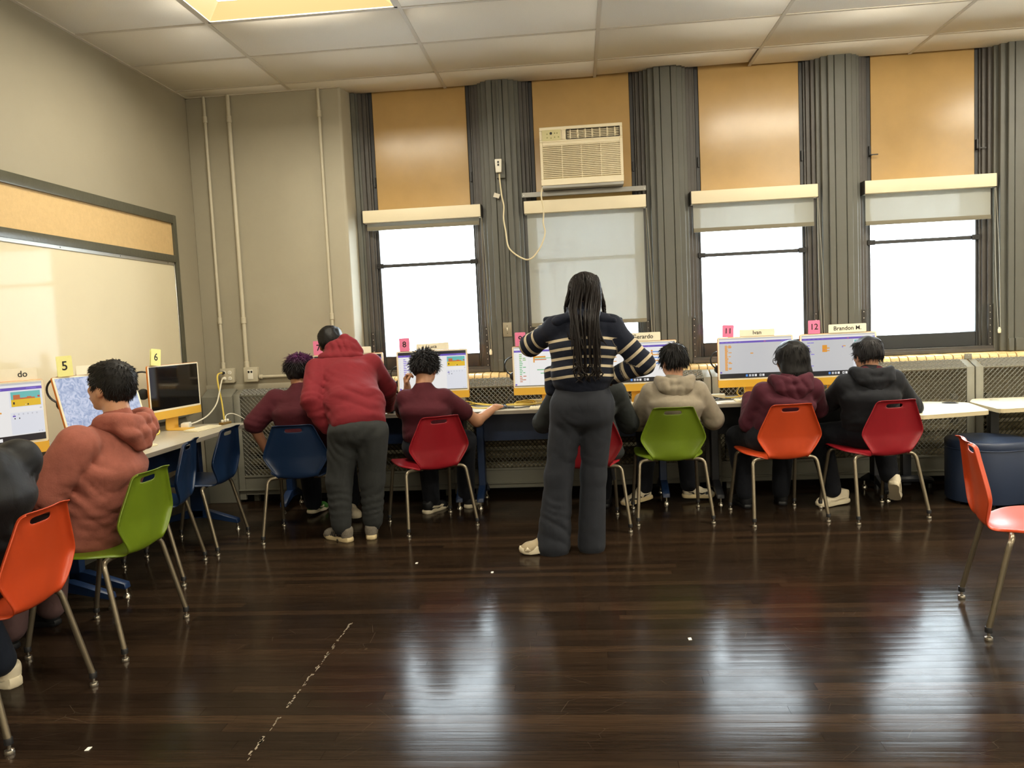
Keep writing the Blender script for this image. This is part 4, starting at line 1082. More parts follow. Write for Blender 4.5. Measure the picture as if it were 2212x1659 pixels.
cable('black cable rising from the mouse to the number 9 screen', [(1.655, 1.0, zt), (1.66, 1.04, zt+.04), (1.70, 1.07, zt+.08), (1.76, 1.06, zt+.10)], .003, M_bc)
cable('black cable tangle left of the number 11 keyboard', [(3.18, 1.0, zt), (3.25, .98, zt+.01), (3.20, .94, zt), (3.27, .95, zt), (3.33, 1.0, zt), (3.24, 1.03, zt), (3.20, 1.0, zt+.02), (3.30, .96, zt), (3.40, .99, zt)], .004, M_bc)
cable('white cable hanging from the corner socket to the dark screened computer', [(-.70, 1.34, 1.03), (-.69, 1.27, 1.02), (-.66, 1.15, .93), (-.62, 1.0, .85), (-.59, .8, .79), (-.58, .62, .765), (-.60, .50, .755)], .0055, M_wc)
cable('yellow cable dropping from the corner socket behind the left desk', [(-.705, 1.34, 1.08), (-.71, 1.25, 1.07), (-.70, 1.22, 1.0), (-.67, 1.20, .85), (-.64, 1.16, .70)], .0065, M_yc)
cable('short white cable arching from the little power bar', [(-.36, .60, .765), (-.37, .63, .80), (-.34, .68, .805), (-.29, .74, .76), (-.27, .80, .70)], .0032, M_wc)
cable('yellow cable under the dark screened computer', [(-.66, .02, zt), (-.60, .10, zt), (-.66, .22, zt+.02), (-.72, .30, zt)], .005, M_yc)
cable('white cable coil by the left edge computer', loops(-.42, -1.42, .05, 2, 6), .004, M_wc)
def plug(label, x, y, z, m):
    t = thing('plug', label, 'plug', (x, y, z), 0, 'plugs in the corner socket'); q = MB()
    q.lathe([(0.012, 0), (0.014, 0.012), (0.010, 0.030), (0.006, 0.034)], (0, 0, 0), 10, rotx(PI/2)); q.build('body', m, t, smooth=True, auto=0.7)
plug('black plug in the upper left of the corner socket', -.706, 1.352, 1.078, M_bc)
plug('white plug in the lower left of the corner socket', -.706, 1.352, 1.030, M_wc)
def strip(label, x, y, deg, n=4, L_=0.2):
    t = thing('power_strip', label, 'power strip', (x, y, 0.74), math.radians(deg), 'power strips on the desks')
    q = MB(); q.span((-L_/2, -.025, 0), (L_/2, .025, .034)); q.build('body', M_key, t, bevel=0.005)
    for k in range(n):
        q = MB(); xx = -L_/2+L_*(k+.5)/n; q.lathe([(0.013, 0.034), (0.012, 0.0355)], (xx, 0, 0), 10); q.build('socket', M_white, t, smooth=True, auto=0.5)
strip('cream power strip behind the number 9 stand', 1.93, 1.23, 0, 4, .22)
strip('cream power strip left of the number 11 computer', 3.22, 1.10, 0, 3, .17)
t = thing('power_bar', 'little brass coloured power bar with plugs at the end of the left desk', 'power strip', (-.36, .585, .74), math.radians(80))
q = MB(); q.span((-.05, -.02, 0), (.05, .02, .018)); q.build('body', mat('brass_plate', rgb(140, 112, 60), 0.4, metal=0.6), t, bevel=0.004)
for k in (-1, 0, 1):
    q = MB(); q.lathe([(0.008, 0.016), (0.009, 0.03), (0.004, 0.036)], (0.032*k, 0, 0), 8); q.build('plug', M_wc, t, smooth=True)
t = thing('power_adapter', 'white power adapter block behind the dark screened computer', 'adapter', (-.60, .48, .74), 0.3)
q = MB(); q.span((-.028, -.05, 0), (.028, .05, .034)); q.build('body', M_white, t, bevel=0.006)
q = MB(); q.lathe([(0.006, 0), (0.004, 0.016)], (0, .05, .017), 8, rotx(-PI/2)); q.build('strain_relief', M_wc, t, smooth=True)
# crumbs of paper and the taped seam worn pale on the floor
M_scrap = mat('paper_scrap', rgb(226, 222, 214), 0.8)
for x, y, lab in ((1.231, -.45, 'white paper crumb on the floor in front of the turned red chair'), (2.644, -1.576, 'white paper scrap on the floor right of the standing woman'), (1.697, -.644, 'tiny white crumb on the floor left of the standing woman'), (.519, -2.434, 'pale crumpled scrap on the floor near the left edge')):
    q = MB(); q.prism([(-.006, -.012), (.008, -.010), (.007, .013), (-.007, .010)], 0.0006, 0.003)
    tag(q.build('paper_scrap', M_scrap, loc=(x, y, 0), bevel=0.0004, segs=1), lab, 'scrap', 'paper scraps on the floor')
q = MB(); A, B = Vector((1.108, -1.343, 0)), Vector((1.10, -2.503, 0)); rr = random.Random(4); k = 0
dn = (B-A).normalized(); sd = Vector((-dn.y, dn.x, 0))
while k < 90:
    u = rr.random(); p = A+(B-A)*u+sd*rr.uniform(-.006, .006); l_ = rr.uniform(.003, .012); w_ = rr.uniform(.001, .004); k += 1
    q.add([p-dn*l_-sd*w_+Vector((0, 0, .0006)), p-dn*l_+sd*w_+Vector((0, 0, .0006)), p+dn*l_+sd*w_*.6+Vector((0, 0, .0006)), p+dn*l_-sd*w_+Vector((0, 0, .0006))], [(0, 1, 2, 3)])
q.build('scuff_line', mat('pale_scuff', rgb(128, 116, 98), 0.7), floor, kind='stuff')
# ============================================================ PEOPLE : smooth distance-field bodies turned into meshes
V = lambda *a: np.array(a, dtype=np.float32)
_NG = np.random.default_rng(11).random((32, 32, 32)).astype(np.float32)
def vnoise(p):
    i = np.floor(p).astype(np.int32); f = p-i; f = f*f*(3-2*f); i &= 31; j = (i+1) & 31
    x0, y0, z0 = i[..., 0], i[..., 1], i[..., 2]; x1, y1, z1 = j[..., 0], j[..., 1], j[..., 2]
    fx, fy, fz = f[..., 0], f[..., 1], f[..., 2]
    a = _NG[x0, y0, z0]*(1-fx)+_NG[x1, y0, z0]*fx; b = _NG[x0, y1, z0]*(1-fx)+_NG[x1, y1, z0]*fx
    c = _NG[x0, y0, z1]*(1-fx)+_NG[x1, y0, z1]*fx; d = _NG[x0, y1, z1]*(1-fx)+_NG[x1, y1, z1]*fx
    return (a*(1-fy)+b*fy)*(1-fz)+(c*(1-fy)+d*fy)*fz
def unit(v): v = np.asarray(v, np.float32); return v/max(1e-9, np.linalg.norm(v))
def cap(a, b, ra, rb=None): return ('c', np.asarray(a, np.float32), np.asarray(b, np.float32), ra, ra if rb is None else rb)
def ell(c, r, R=None): return ('e', np.asarray(c, np.float32), np.asarray(r, np.float32), R)
def chain(pts, rad): return [cap(pts[i], pts[i+1], rad[i], rad[i+1]) for i in range(len(pts)-1)]
def torso(pts, ab, lat): return [('t', np.asarray(pts[i], np.float32), np.asarray(pts[i+1], np.float32), ab[i], ab[i+1], unit(lat)) for i in range(len(pts)-1)]
def pbox(p):
    if p[0] == 'c': r = max(p[3], p[4]); return np.minimum(p[1], p[2])-r, np.maximum(p[1], p[2])+r
    if p[0] == 'e':
        r = p[2].max() if p[3] is not None else p[2]; return p[1]-r, p[1]+r
    r = max(p[3]+p[4]); return np.minimum(p[1], p[2])-r, np.maximum(p[1], p[2])+r
def pdist(p, P):
    if p[0] == 'c':
        d = p[2]-p[1]; q = P-p[1]; t = np.clip((q@d)/max(1e-9, d@d), 0, 1)
        return np.linalg.norm(q-t[..., None]*d, axis=-1)-(p[3]+(p[4]-p[3])*t)
    if p[0] == 'e':
        q = P-p[1]
        if p[3] is not None: q = q@p[3]
        k0 = np.linalg.norm(q/p[2], axis=-1); k1 = np.linalg.norm(q/(p[2]**2), axis=-1)
        return k0*(k0-1)/np.maximum(k1, 1e-6)
    d = p[2]-p[1]; q = P-p[1]; t = np.clip((q@d)/max(1e-9, d@d), 0, 1); q = q-t[..., None]*d
    ax = unit(d); la = unit(p[5]-ax*(p[5]@ax)); fw = np.cross(ax, la)
    a = p[3][0]+(p[4][0]-p[3][0])*t; b = p[3][1]+(p[4][1]-p[3][1])*t; e = np.minimum(a, b)*0.6
    u, v, w = q@la, q@fw, q@ax
    k0 = np.sqrt((u/a)**2+(v/b)**2+(w/e)**2); k1 = np.sqrt((u/a**2)**2+(v/b**2)**2+(w/e**2)**2)
    return k0*(k0-1)/np.maximum(k1, 1e-6)
def field(groups, res, pad=0.03, wr=None, cuts=()):
    """groups: list of (prims, blend, sign)"""
    lo = np.full(3, 9e9); hi = -lo
    for pr, k, s in groups:
        if s > 0:
            for p in pr: a, b = pbox(p); lo = np.minimum(lo, a); hi = np.maximum(hi, b)
    lo = lo-pad; n = np.ceil((hi+pad-lo)/res).astype(int)+1
    ax = [(lo[i]+res*np.arange(n[i])).astype(np.float32) for i in range(3)]
    F = np.full(n, 0.5, np.float32)
    for pr, k, s in groups:
        for p in pr:
            a, b = pbox(p); m = k+0.02
            i0 = np.clip(((a-m-lo)/res).astype(int), 0, n); i1 = np.clip(((b+m-lo)/res).astype(int)+2, 0, n)
            if (i1 <= i0).any(): continue
            sl = tuple(slice(i0[j], i1[j]) for j in range(3))
            P = np.stack(np.meshgrid(*[ax[j][sl[j]] for j in range(3)], indexing='ij'), -1)
            d = pdist(p, P); f = F[sl]
            if s > 0: h = np.maximum(k-np.abs(f-d), 0)/k; F[sl] = np.minimum(f, d)-h*h*k*0.25
            else: d = -d; h = np.maximum(k-np.abs(f-d), 0)/k; F[sl] = np.maximum(f, d)+h*h*k*0.25
    if wr is not None:
        idx = np.nonzero(np.abs(F) < 0.03)
        P = np.stack([ax[j][idx[j]] for j in range(3)], -1)
        F[idx] += wr(P)
    for (c, nrm) in cuts:                           # keep the side the normal points away from
        G = np.add.outer(np.add.outer((ax[0]-c[0])*nrm[0], (ax[1]-c[1])*nrm[1]), (ax[2]-c[2])*nrm[2])
        F = np.maximum(F, G)
    F[0] = F[-1] = 0.5; F[:, 0] = F[:, -1] = 0.5; F[:, :, 0] = F[:, :, -1] = 0.5
    return F, lo, res
def nets(F, lo, res, relax=1):
    S = F < 0; n = F.shape
    cnt = np.zeros(np.array(n)-1, np.int8)
    for o in np.ndindex(2, 2, 2): cnt += S[o[0]:n[0]-1+o[0], o[1]:n[1]-1+o[1], o[2]:n[2]-1+o[2]]
    idx = np.argwhere((cnt > 0) & (cnt < 8))
    acc = np.zeros((len(idx), 3), np.float32); c = np.zeros(len(idx), np.float32)
    for o in np.ndindex(2, 2, 2):
        for a in range(3):
            if o[a]: continue
            o0 = np.array(o); o1 = o0.copy(); o1[a] = 1
            f0 = F[tuple((idx+o0).T)]; f1 = F[tuple((idx+o1).T)]
            m = (f0 < 0) != (f1 < 0); t = np.where(m, f0/np.where(m, f0-f1, 1), 0)
            pos = np.repeat(o0[None].astype(np.float32), len(idx), 0); pos[:, a] += t
            acc[m] += pos[m]; c[m] += 1
    V_ = (idx+acc/c[:, None])*res+lo
    vid = np.full(np.array(n)-1, -1, np.int64); vid[tuple(idx.T)] = np.arange(len(idx))
    faces = []
    for a in range(3):
        b, d = (a+1) % 3, (a+2) % 3
        s0 = [slice(0, -1) if k == a else slice(1, -1) for k in range(3)]
        s1 = [slice(1, None) if k == a else slice(1, -1) for k in range(3)]
        A, B = S[tuple(s0)], S[tuple(s1)]
        for flip, M in ((0, A & ~B), (1, ~A & B)):
            e = np.argwhere(M); 
            if not len(e): continue
            e = e+np.array([0 if k == a else 1 for k in range(3)])
            q = []
            for db, dd in ((-1, -1), (0, -1), (0, 0), (-1, 0)):
                z = e.copy(); z[:, b] += db; z[:, d] += dd; q.append(vid[tuple(z.T)])
            q = np.stack(q if not flip else q[::-1], -1); faces.append(q[(q >= 0).all(1)])
    Q = np.concatenate(faces)
    for _ in range(relax):
        s = np.zeros_like(V_); w = np.zeros(len(V_))
        for k in range(4):
            i, j = Q[:, k], Q[:, (k+1) % 4]
            np.add.at(s, i, V_[j]); np.add.at(s, j, V_[i]); np.add.at(w, i, 1); np.add.at(w, j, 1)
        V_ = V_*0.6+0.4*s/np.maximum(w, 1)[:, None]
    return V_, Q
def raw_mesh(name, Vs, Q, m, attrs=None, mats=None):
    me = bpy.data.meshes.new(name)
    me.vertices.add(len(Vs)); me.vertices.foreach_set('co', np.asarray(Vs, np.float32).ravel())
    me.loops.add(Q.size); me.loops.foreach_set('vertex_index', Q.ravel().astype(np.int32))
    me.polygons.add(len(Q)); k = Q.shape[1]
    me.polygons.foreach_set('loop_start', np.arange(0, Q.size, k, dtype=np.int32))
    me.polygons.foreach_set('use_smooth', np.ones(len(Q), bool))
    for nm, val in (attrs or {}).items():
        at = me.attributes.new(nm, 'FLOAT', 'POINT'); at.data.foreach_set('value', np.asarray(val, np.float32))
    me.materials.append(m); me.update(calc_edges=True); me.validate()
    return me
def cat(parts):
    vs = []; qs = []; o = 0
    for v, q in parts: vs.append(v); qs.append(q+o); o += len(v)
    return np.concatenate(vs), np.concatenate(qs)
# ---- cloth, skin, hair materials
def cloth(name, c, rough=0.85, weave=900, w2=None, var=0.10, sheen=0.03, mix=None, mixmode=None, bump=0.35, crumple=0.2):
    c = tuple(v*0.64 for v in c); mix = tuple(v*0.7 for v in mix) if mix else None
    m = mat(name, c, rough, var=var, vscale=14, bump=bump, bscale=weave, sheen=sheen, spec=0.25, bdist=0.0012)
    if crumple and not m.get('crumple'):
        m['crumple'] = 1; N = m.node_tree.nodes; L = m.node_tree.links
        fine = [n for n in N if n.type == 'BUMP'][0]; tc = [n for n in N if n.type == 'TEX_COORD'][0]
        no = N.new('ShaderNodeTexNoise'); no.inputs['Scale'].default_value = 8; no.inputs['Detail'].default_value = 1.2; no.inputs['Distortion'].default_value = 0.8
        L.new(tc.outputs['Object'], no.inputs['Vector'])
        ab = N.new('ShaderNodeMath'); ab.operation = 'SUBTRACT'; ab.inputs[1].default_value = 0.5; L.new(no.outputs['Fac'], ab.inputs[0])
        a2 = N.new('ShaderNodeMath'); a2.operation = 'ABSOLUTE'; L.new(ab.outputs[0], a2.inputs[0])
        pw = N.new('ShaderNodeMath'); pw.operation = 'POWER'; pw.inputs[1].default_value = 0.6; L.new(a2.outputs[0], pw.inputs[0])
        bp = N.new('ShaderNodeBump'); bp.inputs['Strength'].default_value = crumple; bp.inputs['Distance'].default_value = 0.014
        L.new(pw.outputs[0], bp.inputs['Height']); L.new(bp.outputs['Normal'], fine.inputs['Normal'])
    if mix is not None and not m.get('mixed'):
        m['mixed'] = 1
        N = m.node_tree.nodes; L = m.node_tree.links; b = N['Principled BSDF']
        src = b.inputs['Base Color'].links[0].from_socket
        at = N.new('ShaderNodeAttribute'); at.attribute_name = 'mix'
        mx = N.new('ShaderNodeMix'); mx.data_type = 'RGBA'
        L.new(src, mx.inputs['A']); mx.inputs['B'].default_value = (*mix, 1)
        if mixmode == 'stripe':
            f = N.new('ShaderNodeMath'); f.operation = 'FRACT'; L.new(at.outputs['Fac'], f.inputs[0])
            l = N.new('ShaderNodeMath'); l.operation = 'LESS_THAN'; l.inputs[1].default_value = 0.29; L.new(f.outputs[0], l.inputs[0])
            g = N.new('ShaderNodeMath'); g.operation = 'GREATER_THAN'; g.inputs[1].default_value = 0.0; L.new(at.outputs['Fac'], g.inputs[0])
            k = N.new('ShaderNodeMath'); k.operation = 'MULTIPLY'; L.new(l.outputs[0], k.inputs[0]); L.new(g.outputs[0], k.inputs[1])
            h = N.new('ShaderNodeMath'); h.operation = 'LESS_THAN'; h.inputs[1].default_value = 4.6; L.new(at.outputs['Fac'], h.inputs[0])
            k2 = N.new('ShaderNodeMath'); k2.operation = 'MULTIPLY'; L.new(k.outputs[0], k2.inputs[0]); L.new(h.outputs[0], k2.inputs[1])
            L.new(k2.outputs[0], mx.inputs['Factor'])
        else: L.new(at.outputs['Fac'], mx.inputs['Factor'])
        L.new(mx.outputs['Result'], b.inputs['Base Color'])
    return m
def skin(name, c):
    if name in MATS: return MATS[name]
    m = mat(name, tuple(v*0.72 for v in c), 0.5, var=0.06, vscale=40, bump=0.15, bscale=700, spec=0.4, bdist=0.0006)
    b = m.node_tree.nodes['Principled BSDF']
    b.inputs['Subsurface Weight'].default_value = 0.12; b.inputs['Subsurface Radius'].default_value = (0.012, 0.005, 0.003); b.inputs['Subsurface Scale'].default_value = 0.5
    return m
def hairmat(name, c, mix=None): return cloth(name, c, 0.55, 260, var=0.3, sheen=0.0, mix=mix, bump=0.3, crumple=0)
M_eye = mat('eye_white', rgb(230, 226, 220), 0.2); M_iris = mat('dark_iris', rgb(40, 26, 18), 0.1)
# ---- folds
def folds(amp, spots=(), seed=0.0, scale=(7, 7, 9), J=None, k=1.0):
    """slack and creases; with J, creases gather at elbows, armpits and waist"""
    sc = np.array(scale, np.float32); spots = list(spots)
    if J is not None:
        lat = unit(J['shR']-J['shL'])
        for sd, sg in (('L', -1), ('R', 1)):
            a = unit(J['wr'+sd]-J['sh'+sd]); spots.append((J['el'+sd], .085, a, 62, .0055*k))
            spots.append((J['sh'+sd]-V(0, 0, .085)-lat*sg*.035, .085, unit(V(0, 0, 1)-lat*sg*.9), 58, .0060*k))
            spots.append(((J['el'+sd]+J['wr'+sd])/2, .07, a, 70, .0035*k))
        spots.append((J['waist'], .17, unit(V(0, 0, 1)+lat*.25), 40, .0040*k))
        spots.append((J['waist']*.7+J['pelvis']*.3-lat*.10, .12, unit(V(0, 0, 1)-lat*.5), 52, .0045*k))
        spots.append((J['waist']*.7+J['pelvis']*.3+lat*.10, .12, unit(V(0, 0, 1)+lat*.5), 52, .0045*k))
    def w(P):
        a = vnoise(P*sc+seed); b = vnoise(P*sc*np.float32(2.3)+seed*1.7+5)
        d = amp*((a-.5)*1.6+0.5*np.abs(2*b-1)-.25)
        for (c, r, dr, fr, am) in spots:
            q = P-np.asarray(c, np.float32); m = np.exp(-(q**2).sum(-1)/(r*r))
            ph = (q@unit(dr))*fr*(.75+.5*a)+5.5*vnoise(P*7+seed+3)
            d += 1.7*am*m*(.75-np.abs(np.sin(ph))**.7*1.35)
        return d.astype(np.float32)
    return w
# ---- head
def head_frame(f, tilt=0.0):
    f = unit(f); r = unit(np.cross(f, V(0, 0, 1))); u = np.cross(r, f)
    if tilt: r, u = np.cos(tilt)*r+np.sin(tilt)*u, np.cos(tilt)*u-np.sin(tilt)*r
    return np.stack([r, f, u], 1)            # columns: right, forward, up
def head_prims(c, R, s, neck):
    T = lambda x, y, z: c+s*(R@V(x, y, z))
    A = [ell(T(0, -.012, .035), V(.073, .092, .080)*s, R), ell(T(0, .030, -.030), V(.058, .060, .078)*s, R), ell(T(0, .018, -.045), V(.061, .050, .048)*s, R)]
    B = [ell(T(0, .060, -.094), V(.024, .022, .018)*s, R), ell(T(0, .073, .028), V(.046, .022, .016)*s, R)]
    B += [cap(T(0, .090, .012), T(0, .108, -.026), .008*s, .013*s), ell(T(.012, .096, -.030), V(.009, .010, .008)*s, R), ell(T(-.012, .096, -.030), V(.009, .010, .008)*s, R)]
    B += [ell(T(0, .089, -.056), V(.024, .010, .0065)*s, R), ell(T(0, .087, -.068), V(.021, .011, .007)*s, R)]
    B += [ell(T(sx*.040, .060, -.018), V(.022, .022, .020)*s, R) for sx in (-1, 1)]
    ears = []
    for sx in (-1, 1):
        ears += [ell(T(sx*.076, -.012, -.005), V(.010, .022, .032)*s, R@np.array([[1, .25*sx, 0], [-.25*sx, 1, 0], [0, 0, 1]], np.float32)), cap(T(sx*.072, .0, -.02), T(sx*.074, -.004, -.036), .009*s, .007*s)]
    hollow = [ell(T(sx*.032, .092, .008), V(.017, .014, .012)*s, R) for sx in (-1, 1)]+[ell(T(sx*.086, -.006, -.002), V(.006, .011, .016)*s, R) for sx in (-1, 1)]
    N = [cap(T(0, -.022, -.05), neck, .053*s, .058*s)]
    return [(A, .03, 1), (N, .03, 1), (B, .014, 1), (ears, .008, 1), (hollow, .010, -1)]
def hand_prims(w, d, nrm, side, curl=0.5, s=0.92, spread=1.0):
    d = unit(d); nrm = unit(np.asarray(nrm, np.float32)-d*(d@np.asarray(nrm, np.float32)))
    t = np.cross(d, nrm)*side
    P = lambda f, a, n: w+s*(f*d+a*t+n*nrm)
    palm = [cap(P(0, .010, 0), P(.075, .024, 0), .020*s, .014*s), cap(P(0, -.008, 0), P(.072, -.022, 0), .018*s, .013*s), cap(P(0.01, 0, 0), P(.078, 0, 0), .017*s, .014*s), cap(P(-.03, 0, 0), P(.01, 0, 0), .024*s, .023*s)]
    fing = []
    for k, (a, L_, r) in enumerate(((.029, .072, .0088), (.010, .080, .0090), (-.009, .075, .0086), (-.027, .059, .0076))):
        p = P(.080-.004*abs(k-1), a, 0); ang = 0.0; pts = [p]; sp = (0.10-0.07*k)*spread
        for j, fr in enumerate((.44, .31, .25)):
            ang += curl*(0.7, 1.0, 0.8)[j]
            dd = unit(math.cos(ang)*d+math.sin(ang)*nrm+sp*t*math.cos(ang)); p = p+s*L_*fr*dd; pts.append(p)
        fing += chain(pts, [r*s, r*s*.95, r*s*.9, r*s*.8])
    pts = [P(.012, .024, .004), P(.042, .046, .012+.01*curl), P(.068, .050-.012*curl, .020+.018*curl), P(.090, .044-.020*curl, .024+.024*curl)]
    return [(palm, .016, 1), (chain(pts, [.014*s, .0115*s, .010*s, .0085*s]), .010, 1), (fing, .005, 1)]
# ---- hair
def hair_mesh(c, R, s, opts, seed):
    """cap of hair with strand tufts growing from it; opts: lift, length, nape, fringe, puff, n"""
    rr = np.random.default_rng(seed)
    T = lambda x, y, z: c+s*(R@V(x, y, z))
    pf = opts.get('puff', .012)
    A = [ell(T(0, -.014, .038), V(.075+pf, .094+pf, .080+pf)*s, R)]
    if opts.get('top'): A.append(ell(T(0, .005, .085), V(.072, .080, opts['top'])*s, R))
    A.append(ell(T(0, -.045, -.005), V(.066+pf*.7, .058+pf*.6, .06)*s, R))
    if opts.get('long'): 
        L_ = opts['long']
        A += [('t', T(0, -.03, .05), T(0, -.045, -L_), (.088*s+pf, .075*s+pf), (.095*s+pf, .060*s+pf), unit(R@V(1, 0, 0)))]
    cuts = []
    fz = opts.get('fringe', .045); ny = opts.get('side', .015)
    neg = [ell(T(0, .120, -.055), V(.090, .105, .10+fz-.045)*s, R)]
    if not opts.get('long'):
        for sx in (-1, 1): neg.append(ell(T(sx*.085, .010, -.030), V(.030, .034, .036)*s, R))
        cuts.append((T(0, -.02, opts.get('nape', -.060)), R@unit(V(0, -.25, -1))))
    amp = opts.get('rough', .005)
    wr = lambda P: (amp*(vnoise((P-c)@R*np.array((60, 60, 22), np.float32)+seed)-.5)*2).astype(np.float32)
    Vv, Q = nets(*field([(A, .03, 1), (neg, .012, -1)], .0065, wr=wr, cuts=cuts), relax=1)
    # strands
    L_ = opts.get('length', .035); n = opts.get('n', 900); lift = opts.get('lift', .5); grav = opts.get('grav', .3)
    a, b = Vv[Q[:, 1]]-Vv[Q[:, 0]], Vv[Q[:, 3]]-Vv[Q[:, 0]]
    N = np.cross(a, b); N /= np.maximum(np.linalg.norm(N, axis=1), 1e-9)[:, None]; Cn = Vv[Q].mean(1)
    loc = (Cn-c)@R/s
    ok = np.nonzero((loc[:, 2] > opts.get('smin', -.03)))[0]
    pick = rr.choice(ok, n)
    wh = T(*opts.get('whorl', (0, -.05, .11)))
    vs = []; fs = []
    up = R@V(0, 0, 1)
    for i in pick:
        p = Cn[i]-N[i]*.004; nn = N[i]
        fl = p-wh; fl = fl-nn*(fl@nn); fl = unit(fl+1e-4)
        if opts.get('dir') is not None:
            dv = R@V(*opts['dir']); dv = dv-nn*(dv@nn); fl = unit(fl*(1-opts.get('dirw', .5))+dv*opts.get('dirw', .5))
        fl = unit(fl+rr.normal(0, opts.get('jit', .25), 3)); d = unit(fl+nn*lift*rr.uniform(.4, 1.3)); l_ = L_*rr.uniform(.6, 1.25); w = opts.get('w', .0026)
        sd = unit(np.cross(d, nn)+1e-4); o = len(vs); k = 4
        for j in range(k):
            q = p+d*l_*j/(k-1)*1.0; q = q-up*grav*l_*(j/(k-1))**2
            ww = w*(1-j/(k-1))**.6+.0003
            vs += [q-sd*ww, q+nn*ww*.8, q+sd*ww]
            if j:
                e = o+3*j
                for m in range(3): fs.append((e-3+m, e-3+(m+1) % 3, e+(m+1) % 3, e+m))
    if vs: Vv, Q = cat([(Vv, Q), (np.array(vs, np.float32), np.array(fs))])
    return Vv, Q
# ---- shoes
SHOE_OUT = [(-.028, .004), (-.036, .03), (-.036, .08), (-.034, .12), (-.042, .17), (-.045, .205), (-.036, .245), (-.012, .268), (.012, .266), (.034, .240), (.040, .200), (.036, .16), (.031, .11), (.035, .06), (.034, .025), (.022, .002), (0, -.003)]
def shoe(parent, heel, toe, kind, mats, side=1, pitch=0.0, roll=0.0, s=0.92, high=.095):
    """heel and toe in world space; kind chooses the trim"""
    f = Vector(toe)-Vector(heel); f.normalize(); up = Vector((0, 0, 1)); r = f.cross(up).normalized(); u = r.cross(f)
    M = Matrix((r, f, u)).transposed().to_4x4(); M = Matrix.Translation(Vector(heel)) @ M @ Matrix.Rotation(roll, 4, 'Y') @ Matrix.Scale(s, 4)
    mw = Matrix.Translation(-parent.location) @ M
    T = lambda x, y, z: V(x, y, z)
    A = [cap(T(0, .040, .055), T(0, .040, .040), .036, .037), cap(T(0, .045, .060), T(0, .130, .050), .035, .034), cap(T(0, .13, .045), T(-.002, .205, .030), .036, .036), ell(T(-.002, .215, .030), V(.042, .050, .030)), cap(T(0, .075, high-.015), T(0, .030, high-.005), .030, .031), cap(T(0, .085, .085), T(0, .13, .060), .022, .018)]
    neg = [cap(T(0, .050, high+.05), T(0, .050, high-.012), .026, .024)]
    Vv, Q = nets(*field([(A, .03, 1), (neg, .008, -1)], .006, cuts=[((0, 0, .012), (0, 0, -1)), ((0, .03, high+.004), (0, -.35, 1))]), relax=2)
    upper, sole, trim = mats
    attrs = None
    o = link('shoe', raw_mesh('shoe', Vv, Q, upper), parent, mw=mw)
    q = MB()
    def outline(k, z, dz=0): return [(x*k, .13+(y-.13)*(1+(k-1)*.6), z) for x, y in SHOE_OUT]
    th = .030 if kind != 'chunky' else .036
    n = len(SHOE_OUT); lay = [outline(.97, 0.0), outline(1.03, .006), outline(1.04, th*.7), outline(.99, th)]
    vs = [p for l in lay for p in l]; fs = [tuple(range(n-1, -1, -1)), tuple(range(3*n, 4*n))]
    for a in range(3):
        for j in range(n): fs.append((a*n+j, a*n+(j+1) % n, (a+1)*n+(j+1) % n, (a+1)*n+j))
    q.add(vs, fs)
    q.v = [(x, y, z+(max(0, (y-.19)/.08)**2*.014)+(0.006*max(0, 1-y/.09) if kind in ('run', 'chunky') and z > .02 else 0)) for x, y, z in q.v]
    q.build('sole', sole, o, smooth=True, auto=0.9)
    def patch(poly, m, nm='trim', off=.0016, sides=(-1, 1)):
        """thin patch of leather wrapped on the side of the upper; poly in (y, z)"""
        for sx in sides:
            P_ = []; 
            for (y, z) in poly:
                best = np.argmin((Vv[:, 1]-y)**2*1.0+(Vv[:, 2]-z)**2*1.0+np.where(Vv[:, 0]*sx > 0.004, 0, 9)); x = Vv[best, 0]; P_.append((x+sx*off, y, z))
            c_ = tuple(np.mean(P_, 0)); best = np.argmin((Vv[:, 1]-c_[1])**2+(Vv[:, 2]-c_[2])**2+np.where(Vv[:, 0]*sx > .004, 0, 9)); c_ = (Vv[best, 0]+sx*(off+.0006), c_[1], c_[2])
            k = MB(); nn = len(P_); k.add(P_+[c_], [((j+1) % nn, j, nn) if sx > 0 else (j, (j+1) % nn, nn) for j in range(nn)])
            k.build(nm, m, o)
    if kind == 'stripes':
        for k in range(3):
            y = .118+.020*k; patch([(y, .030), (y+.009, .029), (y-.003, .066-.004*k), (y-.012, .068-.004*k)], trim, 'stripe', .0024)
        patch([(.0, .030), (.10, .026), (.085, .040), (.055, .052), (.015, .050)], MATS.get('shoe_black', trim), 'heel_panel', .0022)
    if kind == 'swoosh':
        sw = [(.028, .058), (.080, .044), (.120, .034), (.150, .032), (.166, .038), (.168, .050), (.160, .054), (.156, .046), (.140, .044), (.110, .048), (.070, .056)]
        patch(sw, trim, 'swoosh', .0026)
    if kind == 'panel':
        sw = [(.040, .046), (.11, .030), (.170, .030), (.185, .044), (.160, .052), (.135, .044), (.10, .050), (.060, .058)]
        patch(sw, trim, 'side_stripe', .0024)
    if kind == 'high':
        patch([(.0, .034), (.085, .032), (.075, .050), (.020, .066), (.0, .062)], mats[2], 'heel_panel', .002)
        patch([(.175, .032), (.225, .032), (.215, .050), (.190, .056), (.172, .050)], mats[2], 'toe_panel', .002)
        patch([(.095, .036), (.150, .032), (.172, .040), (.168, .050), (.145, .044), (.110, .050)], mats[2], 'swoosh', .0026)
    if kind == 'chunky':
        for (a, b) in ((.01, .06), (.075, .125), (.14, .185), (.2, .24)):
            patch([(a, .026), (b, .026), (b-.012, .040), ((a+b)/2, .050), (a+.012, .040)], sole, 'wave_overlay', .003)
        patch([(.09, .075), (.10, .060), (.15, .050), (.145, .062)], sole, 'lace_panel', .002)
    k = MB()
